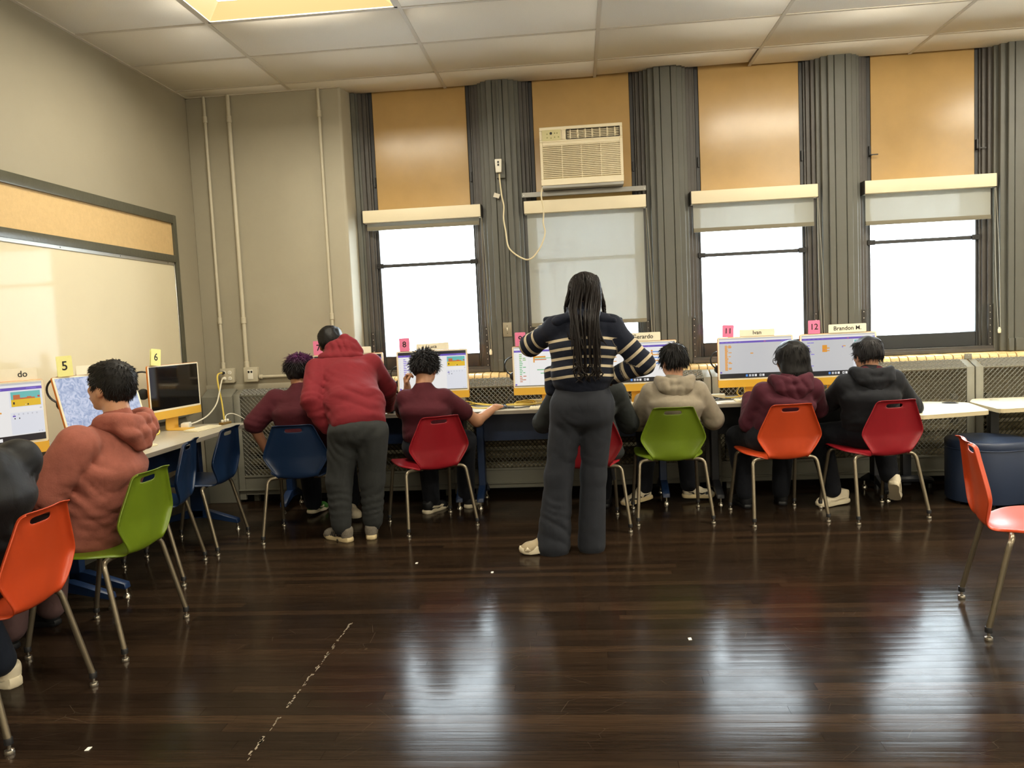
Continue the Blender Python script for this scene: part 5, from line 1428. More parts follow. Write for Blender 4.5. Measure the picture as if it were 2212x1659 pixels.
    for j in range(5): k.tube(smooth_path([(-.022, .105+.018*j, .070-.0055*j), (0, .107+.018*j, .083-.0085*j), (.022, .105+.018*j, .070-.0055*j)], 4), .0026, 5)
    k.build('laces', trim if kind in ('high',) else sole, o, smooth=True, kind='stuff')
    return o
# ---- assembling a person
def person(label, origin, sk, J, head, parts, hair=None, hands=(), group=None, name='person'):
    """J: joint dict in world space; parts: list of (name, groups, res, material, wrinkles, relax, attrfn)"""
    o3 = np.array(origin, np.float32); pieces = []
    c, R, s = head['c'], head['R'], head.get('s', 1.0)
    pieces.append(nets(*field(head_prims(c, R, s, J['neck']), .006), relax=1))
    lat = unit(J['shR']-J['shL'])
    body = torso([J['pelvis'], J['waist'], J['chest'], J['upper']], J['ab'], lat)
    body += [cap(J['shL'], J['shR'], .045), cap(J['upper'], J['neck'], .06, .05)]
    for sd in 'LR':
        body += chain([J['sh'+sd], J['el'+sd], J['wr'+sd]], [.046, .040, .027])
        body += chain([J['hip'+sd], J['kn'+sd], J['an'+sd]], [.072, .050, .036])
        if J.get('toe'+sd) is not None: body += [cap(J['an'+sd], J['toe'+sd], .032, .026)]
    pieces.append(nets(*field([(body, .03, 1)], .010), relax=1))
    for (w, d, nrm, side, curl) in hands: pieces.append(nets(*field(hand_prims(w, d, nrm, side, curl), .0042), relax=1))
    Vv, Q = cat(pieces)
    root = link(name, raw_mesh('body', Vv-o3, Q, sk), loc=origin); tag(root, label, 'person', group)
    for sx in (-1, 1):
        e = c+s*(R@V(sx*.032, .078, .008)); k = MB()
        k.lathe([(.0, -.0125), (.006, -.011), (.0115, -.005), (.0125, 0), (.0115, .005), (.006, .011), (0, .0125)], Vector(e-o3), 12); ey = k.build('eye', M_eye, root, smooth=True)
        k = MB(); k.lathe([(.0056, 0), (.004, .0012), (.0, .0016)], Vector(e-o3+(R@V(0, .0118, 0))*s), 10, Matrix(np.stack([R@V(1, 0, 0), -(R@V(0, 0, 1)), R@V(0, 1, 0)], 1).tolist())); k.build('iris', M_iris, ey, smooth=True)
        k = MB(); k.tube(smooth_path([Vector(c+s*(R@V(sx*x, y, z))-o3) for x, y, z in ((.014, .096, .026), (.032, .092, .033), (.050, .078, .028))], 4), [.0025+.0012*math.sin(PI*j/8) for j in range(9)], 6); k.build('eyebrow', hair[3] if hair else M_iris, root, smooth=True)
    k = MB(); k.tube(smooth_path([Vector(c+s*(R@V(x, y, z))-o3) for x, y, z in ((-.022, .092, -.061), (-.008, .0995, -.0595), (0, .0990, -.061), (.008, .0995, -.0595), (.022, .092, -.061))], 4), .0024, 6); k.build('lips', mat('lip_tone', rgb(140, 84, 74), 0.5), root, smooth=True)
    for (nm, groups, res, m, wr, relax, af) in parts:
        Vv, Q = nets(*field(groups, res, wr=wr), relax=relax)
        link(nm, raw_mesh(nm, Vv-o3, Q, m, af(Vv) if af else None), root)
    if hair:
        opts, m, seed, _ = hair
        Vv, Q = hair_mesh(c, R, s, opts, seed)
        at = {'mix': np.clip(((Vv-c)@R[:, 2]-opts['mixz'])/.05, 0, 1)*(0.35+0.65*vnoise(Vv*90))} if 'mixz' in opts else None
        link('hair', raw_mesh('hair', Vv-o3, Q, m, at), root)
    return root
def fill(J, **k):
    J = {a: (V(*b) if isinstance(b, tuple) and len(b) == 3 else b) for a, b in J.items()}
    lat = unit(J['shR']-J['shL']); 
    J.setdefault('hipL', J['pelvis']-lat*.085); J.setdefault('hipR', J['pelvis']+lat*.085)
    J.setdefault('waist', J['pelvis']*.55+J['chest']*.45); J.setdefault('upper', J['chest']*.35+.65*(J['shL']+J['shR'])/2)
    J.setdefault('ab', [(.135, .10), (.125, .09), (.135, .095), (.11, .07)])
    return J
def top_groups(J, kind, fat=1.0, belly=0.0, hem=0.0, sleeve=1.0, sl=(.066, .058, .048), dep=None, shr=.066, blend=.028):
    """garment for the torso: tee, hoodie, jacket"""
    lat = unit(J['shR']-J['shL']); ax = unit(J['chest']-J['pelvis'])
    a, b = .165*fat, .125*(dep or fat)
    P = [J['pelvis']+ax*hem, J['waist'], J['chest'], J['upper']]
    tor = torso(P, [(a*1.02, b*1.08+belly*.5), (a*.98, b*1.02+belly), (a*1.04, b*1.02+belly*.4), (a*.86, b*.78)], lat)
    tor += [cap(J['shL'], J['shR'], shr*.86), cap(J['upper'], J['neck']-V(0, 0, .012), .078*fat**.5, .066)]
    G = [(tor, .06, 1)]
    for sd in 'LR':
        s_, e_, w_ = J['sh'+sd], J['el'+sd], J['wr'+sd]
        if sleeve >= 1: pr = chain([s_, e_, w_], [sl[0], sl[1], sl[2]])+[cap(w_+(e_-w_)*.10, w_-(e_-w_)*.02, sl[2]*.82, sl[2]*.80)]
        else: pr = chain([s_, s_+(e_-s_)*sleeve], [sl[0], sl[1]])
        G.append((pr, blend, 1))
    return G
def hood_groups(c, lat, fw, back=.085, drop=.06, w=.105, r=.019, front=.07, puff=1.0):
    """hood lying down: rim round the neck, flat pointed pouch on the back"""
    up = V(0, 0, 1); T = lambda x, y, z: c+x*lat+y*fw+z*up
    ring = [T(.02, front, -.06), T(w*.62, front*.60, -.015), T(w*.92, -.01, .022), T(w*.82, -back*.62, .026), T(w*.4, -back*.92, .012), T(0, -back, .002), T(-w*.4, -back*.92, .012), T(-w*.82, -back*.62, .026), T(-w*.92, -.01, .022), T(-w*.62, front*.60, -.015), T(-.02, front, -.06)]
    ring = [np.array(p, np.float32) for p in smooth_path([Vector(p) for p in ring], 3)]
    B = np.stack([lat, fw, up], 1).astype(np.float32)
    pouch = [('t', T(0, -back*.70, .012), T(0, -back*.92, -drop*.55), (w*1.02, .030*puff), (w*.86, .036*puff), unit(lat)), ('t', T(0, -back*.92, -drop*.55), T(0, -back*.98, -drop-.02), (w*.86, .036*puff), (w*.36, .028*puff), unit(lat))]
    pouch += [cap(T(w*.90, -.01, .0), T(w*.55, -back*.9, -.01), .030), cap(T(-w*.90, -.01, .0), T(-w*.55, -back*.9, -.01), .030)]
    hollow = [('t', T(0, -.010, .07), T(0, -.016, .005), (w*.70, back*.66), (w*.58, back*.5), unit(lat))]
    return [(pouch, .035, 1), (chain(ring, [r]*len(ring)), .014, 1), (hollow, .02, -1)]
def leg_groups(J, r=(.105, .078, .060), hipab=(.165, .135), wide=None, cuff=None):
    lat = unit(J['shR']-J['shL']); lat = unit(V(lat[0], lat[1], 0)); G = []
    top = J.get('belt', J['pelvis']+V(0, 0, .10))
    G.append((torso([top, J['pelvis'], J['pelvis']-V(0, 0, .02)], [(hipab[0]*.92, hipab[1]*.92), hipab, (hipab[0]*.95, hipab[1])], lat), .05, 1))
    for sd in 'LR':
        h, k, a = J['hip'+sd], J['kn'+sd], J['an'+sd]
        pr = chain([h, k, a], [r[0], r[1], r[2]])
        if cuff: pr.append(cap(a, a-V(0, 0, .025), cuff, cuff))
        G.append((pr, .03, 1))
    return G
# ============================================================ THE PEOPLE IN THE ROOM
SK_tan = skin('skin_light_tan', rgb(204, 150, 116)); SK_mid = skin('skin_medium', rgb(176, 122, 90)); SK_deep = skin('skin_deep', rgb(104, 68, 50))
H_black = hairmat('hair_black', rgb(22, 19, 18)); H_char = hairmat('hair_charcoal', rgb(40, 38, 40)); H_purple = hairmat('hair_black_purple_top', rgb(28, 20, 24), mix=rgb(96, 34, 92))
C_maroon = cloth('maroon_jersey', rgb(88, 28, 40)); C_maroon2 = cloth('maroon_fleece', rgb(84, 30, 46), weave=500)
C_red = cloth('brick_red_fleece', rgb(136, 36, 46), weave=500); C_grey = cloth('oatmeal_fleece', rgb(168, 156, 136), weave=420, var=0.16)
C_black = cloth('black_fleece', rgb(34, 36, 42), weave=500); C_dark = cloth('dark_olive_jacket', rgb(52, 56, 56), weave=300)
C_jet = cloth('jet_puffer', rgb(18, 18, 20), rough=0.6, weave=200); C_salmon = cloth('salmon_knit', rgb(176, 104, 88), weave=150, var=0.22, bump=0.8)
C_char = cloth('charcoal_sweatpants', rgb(60, 62, 62), weave=600, var=0.14); C_navyp = cloth('navy_trousers', rgb(26, 29, 38), weave=700); C_slatep = cloth('charcoal_trousers', rgb(47, 50, 58), weave=700)
C_sweater = cloth('navy_striped_knit', rgb(24, 30, 48), weave=420, mix=rgb(214, 198, 168), mixmode='stripe', bump=0.6)
C_collar = cloth('navy_knit', rgb(24, 30, 48), weave=420, bump=0.6)
S_white = mat('shoe_white_leather', rgb(226, 214, 188), 0.45); S_cream = mat('shoe_cream_sole', rgb(220, 200, 156), 0.5, var=0.05); S_black = mat('shoe_black', rgb(24, 25, 28), 0.5); S_green = mat('shoe_green', rgb(58, 110, 46), 0.5)
S_greykn = mat('shoe_grey_knit', rgb(120, 112, 100), 0.8, var=0.4, vscale=160); S_beige = mat('shoe_beige_mesh', rgb(160, 144, 114), 0.6, var=0.12); S_wsole = mat('shoe_white_sole', rgb(228, 216, 188), 0.5)
M_sock = cloth('dark_sock', rgb(28, 28, 32)); 
UP = V(0, 0, 1)
def fwd_of(J): lat = unit(J['shR']-J['shL']); return unit(np.cross(UP, lat)), lat

# 1 --- maroon T-shirt, right arm stretched to a mouse
J = fill(dict(shL=(1.015, .455, .885), shR=(1.285, .460, .88), neck=(1.143, .455, .965), chest=(1.148, .435, .80), pelvis=(1.152, .475, .545), elR=(1.478, .655, .690), wrR=(1.595, .865, .762),
              elL=(.935, .66, .77), wrL=(.985, .66, .945), knR=(1.36, .83, .52), knL=(1.06, .86, .53), anR=(1.33, .92, .10), anL=(1.085, .81, .10)))
f, lat = fwd_of(J)
R = head_frame((.10, .97, -.18))
HD = dict(c=V(1.148, .515, 1.082), R=R, s=.98)
p = person('person in maroon T-shirt with tousled dark hair, right arm reaching along the desk', (1.153, .443, 0), SK_tan, J, HD,
  [('t_shirt', top_groups(J, 'tee', .96, hem=-.02, sleeve=.58, sl=(.066, .066)), .009, C_maroon, folds(.003, [], 1.3, J=J, k=.8), 1, None),
   ('trousers', leg_groups(J, (.095, .078, .062)), .011, C_navyp, folds(.004, [], 2.0), 1, None)],
  ({'top': .045, 'puff': .012, 'length': .042, 'lift': .9, 'n': 1300, 'jit': .6, 'w': .0042, 'rough': .009, 'grav': .2, 'nape': -.052, 'smin': .0}, H_char, 3, H_char),
  [(J['wrR'], (.35, .92, -.10), (0.15, 0, -1), 1, .42), (J['wrL'], (-.1, .15, .95), (.9, -.2, 0), -1, 1.0)])
shoe(p, (1.045, .735, 0.0), (1.20, 1.0, 0.0), 'panel', (S_black, S_wsole, S_white), s=.95)
shoe(p, (1.34, .88, 0.0), (1.42, 1.14, 0.0), 'panel', (S_black, S_wsole, S_white), s=.95)

# 2 --- purple hair, maroon T-shirt
J = fill(dict(shL=(.135, .33, .925), shR=(.495, .335, .93), neck=(.310, .34, 1.005), chest=(.318, .305, .83), pelvis=(.322, .325, .545), elL=(-.005, .255, .765), wrL=(.060, .325, .545), elR=(.60, .56, .76), wrR=(.56, .82, .775),
              knL=(.20, .70, .53), knR=(.47, .70, .53), anL=(.18, .80, .10), anR=(.50, .72, .12)))
HD = dict(c=V(.296, .405, 1.100), R=head_frame((.22, .95, -.12), -.06), s=1.0)
p = person('person with purple topped hair and maroon T-shirt on the navy chair', (.33, .275, 0), SK_mid, J, HD,
  [('t_shirt', top_groups(J, 'tee', 1.10, dep=1.0, hem=-.03, sleeve=.92, sl=(.075, .074)), .009, C_maroon, folds(.003, [], 4.3, J=J, k=.8), 1, None),
   ('trousers', leg_groups(J, (.105, .085, .065), (.18, .13)), .011, C_navyp, folds(.004, [], 5.0), 1, None)],
  ({'top': .03, 'puff': .010, 'length': .040, 'lift': .55, 'n': 1300, 'jit': .35, 'w': .004, 'rough': .007, 'mixz': .055, 'nape': -.062, 'smin': .02}, H_purple, 5, H_black),
  [(J['wrL'], (.0, .25, -.97), (.9, .3, .1), -1, .35), (J['wrR'], (-.1, .95, -.1), (0, 0, -1), 1, .5)])
shoe(p, (.165, .755, 0.02), (.215, 1.02, 0.0), 'swoosh', (S_green, S_wsole, S_white))
shoe(p, (.43, .765, 0.05), (.62, .545, 0.0), 'swoosh', (S_white, S_wsole, S_green))

# 3 --- bending boy in red hoodie
J = fill(dict(shL=(.445, .30, 1.125), shR=(.785, .46, 1.135), neck=(.555, .50, 1.205), chest=(.640, .34, 1.035), waist=(.735, .15, .865), pelvis=(.775, .07, .735), upper=(.60, .42, 1.10), elL=(.475, .075, .930), wrL=(.545, .085, .780), elR=(.845, .62, .955), wrR=(.800, .82, .800),
              hipL=(.685, .07, .70), hipR=(.865, .085, .70), knL=(.628, .075, .40), knR=(.835, .13, .40), anL=(.628, .06, .125), anR=(.822, .135, .13), belt=(.76, .09, .80)))
HD = dict(c=V(.468, .585, 1.285), R=head_frame((-.22, .83, -.48), .12), s=1.0)
latb = unit(J['shR']-J['shL'])
tor = torso([(.765, .095, .815), (.735, .16, .885), (.640, .34, 1.035), (.60, .42, 1.10)], [(.182, .145), (.190, .150), (.195, .145), (.165, .11)], latb)
tor += [cap(J['shL'], J['shR'], .066), cap(J['upper'], J['neck'], .09, .075)]
band = torso([(.785, .055, .765), (.765, .095, .815)], [(.176, .140), (.180, .143)], latb)
G = [(tor, .06, 1), (band, .012, 1), (chain([J['shL'], J['elL'], J['wrL']], [.076, .068, .052])+[cap(J['wrL'], J['wrL']+V(.012, .01, -.04), .040, .038)], .012, 1), (chain([J['shR'], J['elR'], J['wrR']], [.074, .064, .045]), .03, 1)]
upb = unit(V(-.35, .60, .72)); fb = unit(np.cross(upb, latb))
def hood_tilt(c, lat, fw, up, **k):
    g = hood_groups(V(0, 0, 0), V(1, 0, 0), V(0, 1, 0), **k); B = np.stack([lat, fw, up], 1).astype(np.float32); out = []
    for pr, kk, s in g:
        q = []
        for p_ in pr:
            if p_[0] == 'c': q.append(('c', c+B@p_[1], c+B@p_[2], p_[3], p_[4]))
            elif p_[0] == 'e': q.append(('e', c+B@p_[1], p_[2], B@(p_[3] if p_[3] is not None else np.eye(3, dtype=np.float32))))
            else: q.append(('t', c+B@p_[1], c+B@p_[2], p_[3], p_[4], B@p_[5]))
        out.append((q, kk, s))
    return out
p = person('person in brick red hoodie bending over the desk, charcoal joggers', (.73, .07, 0), SK_mid, J, HD,
  [('hoodie', G, .010, C_red, folds(.004, [((.50, .22, .98), .12, (.8, .2, .7), 50, .009), ((.72, .12, .90), .17, (.35, 0, 1), 44, .006), ((.66, .30, 1.02), .14, (.5, 0, 1), 40, .005), ((.40, .08, .80), .10, (.2, 0, 1), 55, .008)], 7.3, J=J, k=1.2), 1, None),
   ('hood', [([ell((.590, .455, 1.245), (.130, .085, .072), np.stack([unit((.98, .0, -.14)), unit((.0, .9, -.42)), unit((.13, .42, .9))], 1).astype(np.float32)), ell((.560, .41, 1.20), (.135, .09, .05))], .03, 1),
      (chain([V(.462, .50, 1.225), V(.520, .50, 1.285), V(.600, .475, 1.325), V(.665, .46, 1.290), V(.715, .455, 1.225)], [.022, .026, .028, .026, .022]), .018, 1),
      (chain([V(.475, .41, 1.185), V(.56, .365, 1.205), V(.66, .37, 1.205), V(.725, .42, 1.20)], [.020, .024, .024, .020]), .014, 1)], .008, C_red, folds(.006, [((.60, .40, 1.26), .10, (.8, .2, .6), 60, .006)], 9.1, (9, 9, 14)), 1, None),
   ('joggers', leg_groups(J, (.108, .082, .066), (.175, .145), cuff=.050), .011, C_char, folds(.004, [((.63, .05, .27), .12, (.2, 0, 1), 60, .007), ((.83, .10, .25), .12, (-.2, 0, 1), 60, .007), ((.66, .0, .62), .14, (1, 0, .6), 45, .005), ((.86, .0, .62), .14, (1, 0, -.6), 45, .005)], 3.3, (7, 7, 9)), 1, None)],
  ({'top': .012, 'puff': .012, 'length': .02, 'lift': .1, 'n': 300, 'w': .003, 'rough': .003, 'nape': -.065}, H_black, 8, H_black),
  [(J['wrR'], (.05, .93, -.25), (0, -.1, -1), 1, .5), (J['wrL']+V(.015, .012, -.03), (.25, .6, -.75), (1, 0, 0), -1, .5)])
for a in (J['anL'], J['anR']):
    k = MB(); k.tube([Vector(a-V(.73, .07, 0))+Vector((0, 0, .0)), Vector(a-V(.73, .07, 0))+Vector((0, 0, -.07))], .042, 12); k.build('sock', M_sock, p, smooth=True)
shoe(p, (.695, .035, 0), (.50, .17, 0), 'stripes', (S_greykn, S_cream, S_black), s=.98)
shoe(p, (.820, .075, 0), (.755, .34, 0), 'stripes', (S_greykn, S_cream, S_black), s=.98)

# 4 --- standing woman, striped sweater, braids
J = fill(dict(shL=(2.095, -.26, 1.330), shR=(2.415, -.265, 1.322), neck=(2.264, -.255, 1.425), chest=(2.252, -.27, 1.215), waist=(2.238, -.27, 1.01), pelvis=(2.232, -.265, .865), upper=(2.255, -.265, 1.32), elL=(1.935, -.115, 1.235), wrL=(2.015, .085, 1.315), elR=(2.595, -.265, 1.105), wrR=(2.425, -.19, 1.035),
              hipL=(2.145, -.265, .84), hipR=(2.315, -.26, .84), knL=(2.075, -.275, .45), knR=(2.282, -.25, .45), anL=(2.035, -.275, .10), anR=(2.262, -.255, .09), belt=(2.238, -.268, .985)))
HD = dict(c=V(2.272, -.205, 1.512), R=head_frame((-.18, .92, -.34)), s=1.0)
lw = V(1, 0, 0)
tor = torso([(2.225, -.27, .995), (2.236, -.27, 1.06), (2.250, -.27, 1.21), (2.255, -.265, 1.32)], [(.158, .130), (.168, .138), (.184, .132), (.152, .098)], lw)
tor += [cap(J['shL'], J['shR'], .060), cap(J['upper'], J['neck'], .085, .066)]
flap = [('t', V(2.055, -.16, 1.08), V(2.06, -.15, .955), (.045, .06), (.048, .065), V(1, 0, 0))]
tor += [cap(J['neck']-V(0, .02, .05), J['shL'], .058, .056), cap(J['neck']-V(0, .02, .05), J['shR'], .058, .056)]
aL, aR = chain([J['shL'], J['elL'], J['wrL']], [.066, .064, .050]), chain([J['shR'], J['elR'], J['wrR']], [.066, .064, .050])
def stripes(Vv):
    dt = np.min([pdist(q, Vv) for q in tor], 0); out = ((1.281-Vv[:, 2]-.55*(Vv[:, 0]-2.255)**2+.02*np.sin(9*(Vv[:, 0]-2.1))*np.clip(1.2-Vv[:, 2], 0, .2))/.0535)
    pass
    for ch, j in ((aL, 'L'), (aR, 'R')):
        da = np.min([pdist(q, Vv) for q in ch], 0); s_, e_, w_ = J['sh'+j], J['el'+j], J['wr'+j]
        L1 = np.linalg.norm(e_-s_); d1 = (Vv-s_)@unit(e_-s_); d2 = (Vv-e_)@unit(w_-e_)
        near2 = pdist(ch[1], Vv) < pdist(ch[0], Vv)
        al = np.where(near2, L1+d2*1.0, d1)
        v = np.minimum((al-.135)/.062, 6); v = np.where(v > 4.4, v-4, v)
        far = np.linalg.norm(e_-s_)
        out = np.where((da < dt-.004) & (np.linalg.norm(Vv-s_, axis=1) > .10), v, out)
    return {'mix': out}
collar = [ell((2.258, -.275, 1.392), (.150, .100, .024)), cap((2.225, -.350, 1.392), (2.040, -.235, 1.385), .024, .014), cap((2.30, -.350, 1.389), (2.474, -.240, 1.366), .024, .014), cap((2.11, -.33, 1.365), (2.040, -.235, 1.380), .020, .012), cap((2.10, -.325, 1.372), (2.43, -.325, 1.362), .019, .019),
          cap((2.205, -.318, 1.418), (2.325, -.318, 1.418), .024, .024), cap((2.195, -.30, 1.425), (2.165, -.27, 1.445), .018, .010)]
wide = []
for h, k_, a, ra in ((J['hipL'], J['knL'], V(2.028, -.285, .045), .100), (J['hipR'], J['knR'], V(2.256, -.26, .040), .083)):
    wide.append((chain([h, k_, a], [.100, .080 if ra > .09 else .074, ra]), .03, 1))
p = person('standing woman with long dark braids and navy striped sweater, hand on hip', (2.24, -.27, 0), SK_deep, J, HD,
  [('sweater', [(tor, .06, 1), (flap, .03, 1), (aL, .03, 1), (aR, .03, 1)], .0085, C_sweater, folds(.003, [((2.25, -.36, 1.04), .15, (.3, 0, 1), 45, .003)], 11.3, (6, 6, 10), J=J, k=.7), 1, stripes),
   ('collar', [(collar, .03, 1), ([ell((2.262, -.20, 1.47), (.070, .075, .05))], .015, -1)], .008, C_collar, folds(.002, [], 2.2), 1, None),
   ('trousers', [(torso([(2.238, -.268, 1.00), (2.233, -.265, .89), (2.232, -.262, .82)], [(.150, .115), (.176, .140), (.178, .146)], lw), .05, 1), ([ell((2.160, -.325, .845), (.080, .07, .090)), ell((2.300, -.325, .845), (.080, .07, .090))], .04, 1)]+wide, .010, C_slatep, folds(.004, [((2.10, -.33, .50), .2, (.3, 0, 1), 26, .004), ((2.05, -.33, .15), .15, (.4, 0, 1), 40, .005), ((2.15, -.36, .74), .1, (.5, 0, 1), 45, .004)], 6.6, (9, 9, 4)), 1, None)],
  ({'puff': .010, 'length': .02, 'lift': .05, 'n': 60, 'rough': .004, 'nape': -.07}, H_black, 9, H_black),
  [(J['wrL'], (.35, .55, .75), (0.9, .2, -.3), -1, .8), (J['wrR'], (-.85, .5, -.2), (0, 1, -.2), 1, .5)])
k = MB(); rr = random.Random(21); hc = Vector((2.272, -.205, 1.512)); org = Vector((2.24, -.27, 0))
RB = HD['R']
def scalp(u, v): return hc+Vector(RB@V(math.sin(u)*math.cos(v)*.088, -.014-math.cos(u)*.107*math.cos(v) if True else 0, .042+math.sin(v)*.094))
for i in range(150):
    u = rr.uniform(-1.9, 1.9); v = rr.choice((rr.uniform(.0, .5), rr.uniform(.5, 1.45)))
    s0 = scalp(u, v); top = scalp(u*.6, 1.5)
    side = math.sin(u)
    back = abs(u) < 1.15
    pts = [top*.25+s0*.75+Vector((0, 0, .004)), s0]
    for vv in (v-.35, v-.7, v-1.05):
        if vv > -.5: pts.append(scalp(u, vv)+Vector((side*.006, -.008, 0)))
    if back:
        xe = 2.262+side*.085+rr.gauss(0, .016); ze = rr.uniform(1.08, 1.20) if abs(side) < .75 else rr.uniform(1.18, 1.36)
        yb = -.345-rr.uniform(.0, .03)
        pts += [Vector((2.268+side*.100, yb+.03, 1.45)), Vector((2.264+side*.088, yb-.045, 1.38)), Vector(((xe+2.262+side*.085)/2, yb-.068, 1.27)), Vector((xe, yb-.068, max(ze, 1.10)))]
        if ze < 1.16: pts += [Vector((xe+rr.gauss(0, .012), yb-.07, ze-.03)), Vector((xe+rr.gauss(0, .02), yb-.066, ze-.065))]
    else:
        sg = 1 if side > 0 else -1
        ze = rr.uniform(1.36, 1.44) if sg > 0 else rr.uniform(1.39, 1.45)
        pts += [Vector((2.270+sg*rr.uniform(.098, .116), -.20+rr.uniform(-.07, .03), 1.47)), Vector((2.270+sg*rr.uniform(.100, .124), -.215+rr.uniform(-.06, .02), ze))]
    sp = smooth_path([q_-org for q_ in pts], 7); n_ = len(sp)
    k.tube(sp, [(.0046 if j < n_-6 else .0046*(n_-j)/6+.0006)*(1+.16*math.sin(j*2.4)) for j in range(n_)], 5)
k.build('braids', hairmat('braid_black_brown', rgb(30, 23, 21)), p, smooth=True, kind='stuff')
shoe(p, (2.095, -.285, .022), (1.825, -.31, 0.0), 'chunky', (S_beige, S_wsole, S_wsole), s=1.0)
shoe(p, (2.270, -.305, 0), (2.285, -.04, 0), 'chunky', (S_beige, S_wsole, S_wsole), s=1.0)

# 5 --- person hidden behind the woman
J = fill(dict(shL=(2.07, .40, .875), shR=(2.455, .40, .885), neck=(2.25, .41, .955), chest=(2.252, .375, .79), pelvis=(2.245, .365, .545), elL=(1.96, .50, .68), wrL=(2.02, .78, .775), elR=(2.545, .52, .655), wrR=(2.46, .80, .775), knL=(2.07, .76, .53), knR=(2.37, .76, .53), anL=(2.0, .76, .10), anR=(2.36, .82, .10)))
HD = dict(c=V(2.262, .455, 1.065), R=head_frame((0, .98, -.15)), s=.97)
tg = top_groups(J, 'jacket', 1.10, dep=.95, hem=-.03, sl=(.075, .070, .055))
tg.append(([('t', V(2.36, .35, .62), V(2.39, .33, .47), (.10, .10), (.115, .10), V(1, 0, 0))], .05, 1))
p = person('person in dark olive jacket, mostly hidden behind the standing woman', (2.242, .322, 0), SK_mid, J, HD,
  [('jacket', tg, .011, C_dark, folds(.005, [], 14.1, J=J, k=1.3), 1, None), ('trousers', leg_groups(J, (.10, .08, .065)), .012, C_navyp, folds(.004), 1, None),
   ('hood', hood_groups(V(2.25, .40, .955), V(1, 0, 0), V(0, 1, 0)), .010, C_dark, folds(.004), 1, None)],
  ({'top': .02, 'puff': .012, 'length': .03, 'n': 500, 'lift': .3}, H_black, 12, H_black))
k = MB(); k.tube(smooth_path([(.10, .04, .60), (.135, -.09, .56), (.165, -.115, .44), (.18, -.09, .32)], 6), .012, 6, flat=.4); k.build('strap', S_black, p, smooth=True)
shoe(p, (1.99, .72, 0), (1.97, .98, 0), 'plain', (S_black, S_black, S_black)); shoe(p, (2.37, .78, 0), (2.40, 1.04, 0), 'plain', (S_black, S_black, S_black))

# 6 --- pale grey hoodie
J = fill(dict(shL=(2.705, .50, .860), shR=(3.015, .50, .860), neck=(2.862, .505, .945), chest=(2.858, .475, .775), pelvis=(2.822, .535, .54), elL=(2.618, .60, .655), wrL=(2.665, .84, .775), elR=(3.130, .585, .655), wrR=(3.080, .84, .775), knL=(2.70, .87, .52), knR=(2.97, .88, .52), anL=(2.665, .87, .13), anR=(2.995, .93, .13)))
HD = dict(c=V(2.864, .545, 1.062), R=head_frame((-.40, .90, -.10)), s=.97)
p = person('person in pale grey hoodie on the lime green chair', (2.81, .508, 0), SK_tan, J, HD,
  [('hoodie', top_groups(J, 'hoodie', 1.04, dep=.98, hem=-.03, sl=(.070, .068, .052)), .009, C_grey, folds(.004, [], 17.2, J=J), 1, None),
   ('hood', hood_groups(V(2.862, .500, .930), V(1, 0, 0), V(0, 1, 0), back=.10, drop=.085, w=.125, r=.017), .008, C_grey, folds(.004, [((2.86, .40, .90), .10, (1, 0, .3), 60, .004)], 3.2), 1, None),
   ('trousers', leg_groups(J, (.095, .078, .060)), .012, C_navyp, folds(.004), 1, None)],
  ({'top': .022, 'puff': .013, 'length': .040, 'lift': .28, 'n': 1100, 'w': .0036, 'jit': .22, 'rough': .005, 'nape': -.058}, H_black, 15, H_black),
  [(J['wrL'], (.1, .95, -.1), (0, 0, -1), -1, .4), (J['wrR'], (-.1, .95, -.1), (0, 0, -1), 1, .4)])
shoe(p, (2.950, .925, .030), (3.20, .985, .012), 'high', (S_white, S_cream, S_black), high=.125); shoe(p, (2.72, .885, .045), (2.47, .79, .0), 'high', (S_white, S_cream, S_black), high=.125)

# 7 --- maroon hoodie, long hair, glasses
J = fill(dict(shL=(3.432, .42, .840), shR=(3.752, .425, .855), neck=(3.605, .43, .930), chest=(3.582, .405, .765), pelvis=(3.520, .475, .535), elL=(3.362, .53, .625), wrL=(3.42, .78, .765), elR=(3.832, .60, .70), wrR=(3.74, .83, .775), knL=(3.33, .78, .49), knR=(3.67, .84, .52), anL=(3.36, .70, .11), anR=(3.62, .76, .10)))
HD = dict(c=V(3.635, .505, 1.045), R=head_frame((-.42, .88, -.15)), s=1.0)
p = person('person in maroon hoodie with shoulder length dark hair and glasses', (3.507, .447, 0), SK_mid, J, HD,
  [('hoodie', top_groups(J, 'hoodie', 1.0, dep=.96, hem=-.03, sl=(.068, .064, .050)), .009, C_maroon2, folds(.004, [], 19.2, J=J), 1, None),
   ('hood', hood_groups(V(3.602, .42, .915), V(1, 0, 0), V(0, 1, 0), back=.105, drop=.10, w=.13, r=.018), .008, C_maroon2, folds(.005, [((3.60, .33, .87), .12, (1, 0, .6), 55, .006)], 6.2), 1, None),
   ('trousers', leg_groups(J, (.10, .08, .062)), .012, C_navyp, folds(.004), 1, None)],
  ({'long': .095, 'puff': .016, 'length': .05, 'lift': .03, 'n': 900, 'w': .0028, 'jit': .05, 'rough': .003, 'grav': .35, 'smin': -.12, 'whorl': (0, -.02, .13), 'dir': (0, 0, -1), 'dirw': .6}, H_black, 18, H_black),
  [(J['wrL'], (.2, .95, -.1), (0, 0, -1), -1, .4), (J['wrR'], (-.2, .95, -.1), (0, 0, -1), 1, .4)])
k = MB(); c_, R_ = HD['c']-V(3.507, .447, 0), HD['R']
TT = lambda x, y, z: Vector(c_+R_@V(x, y, z))
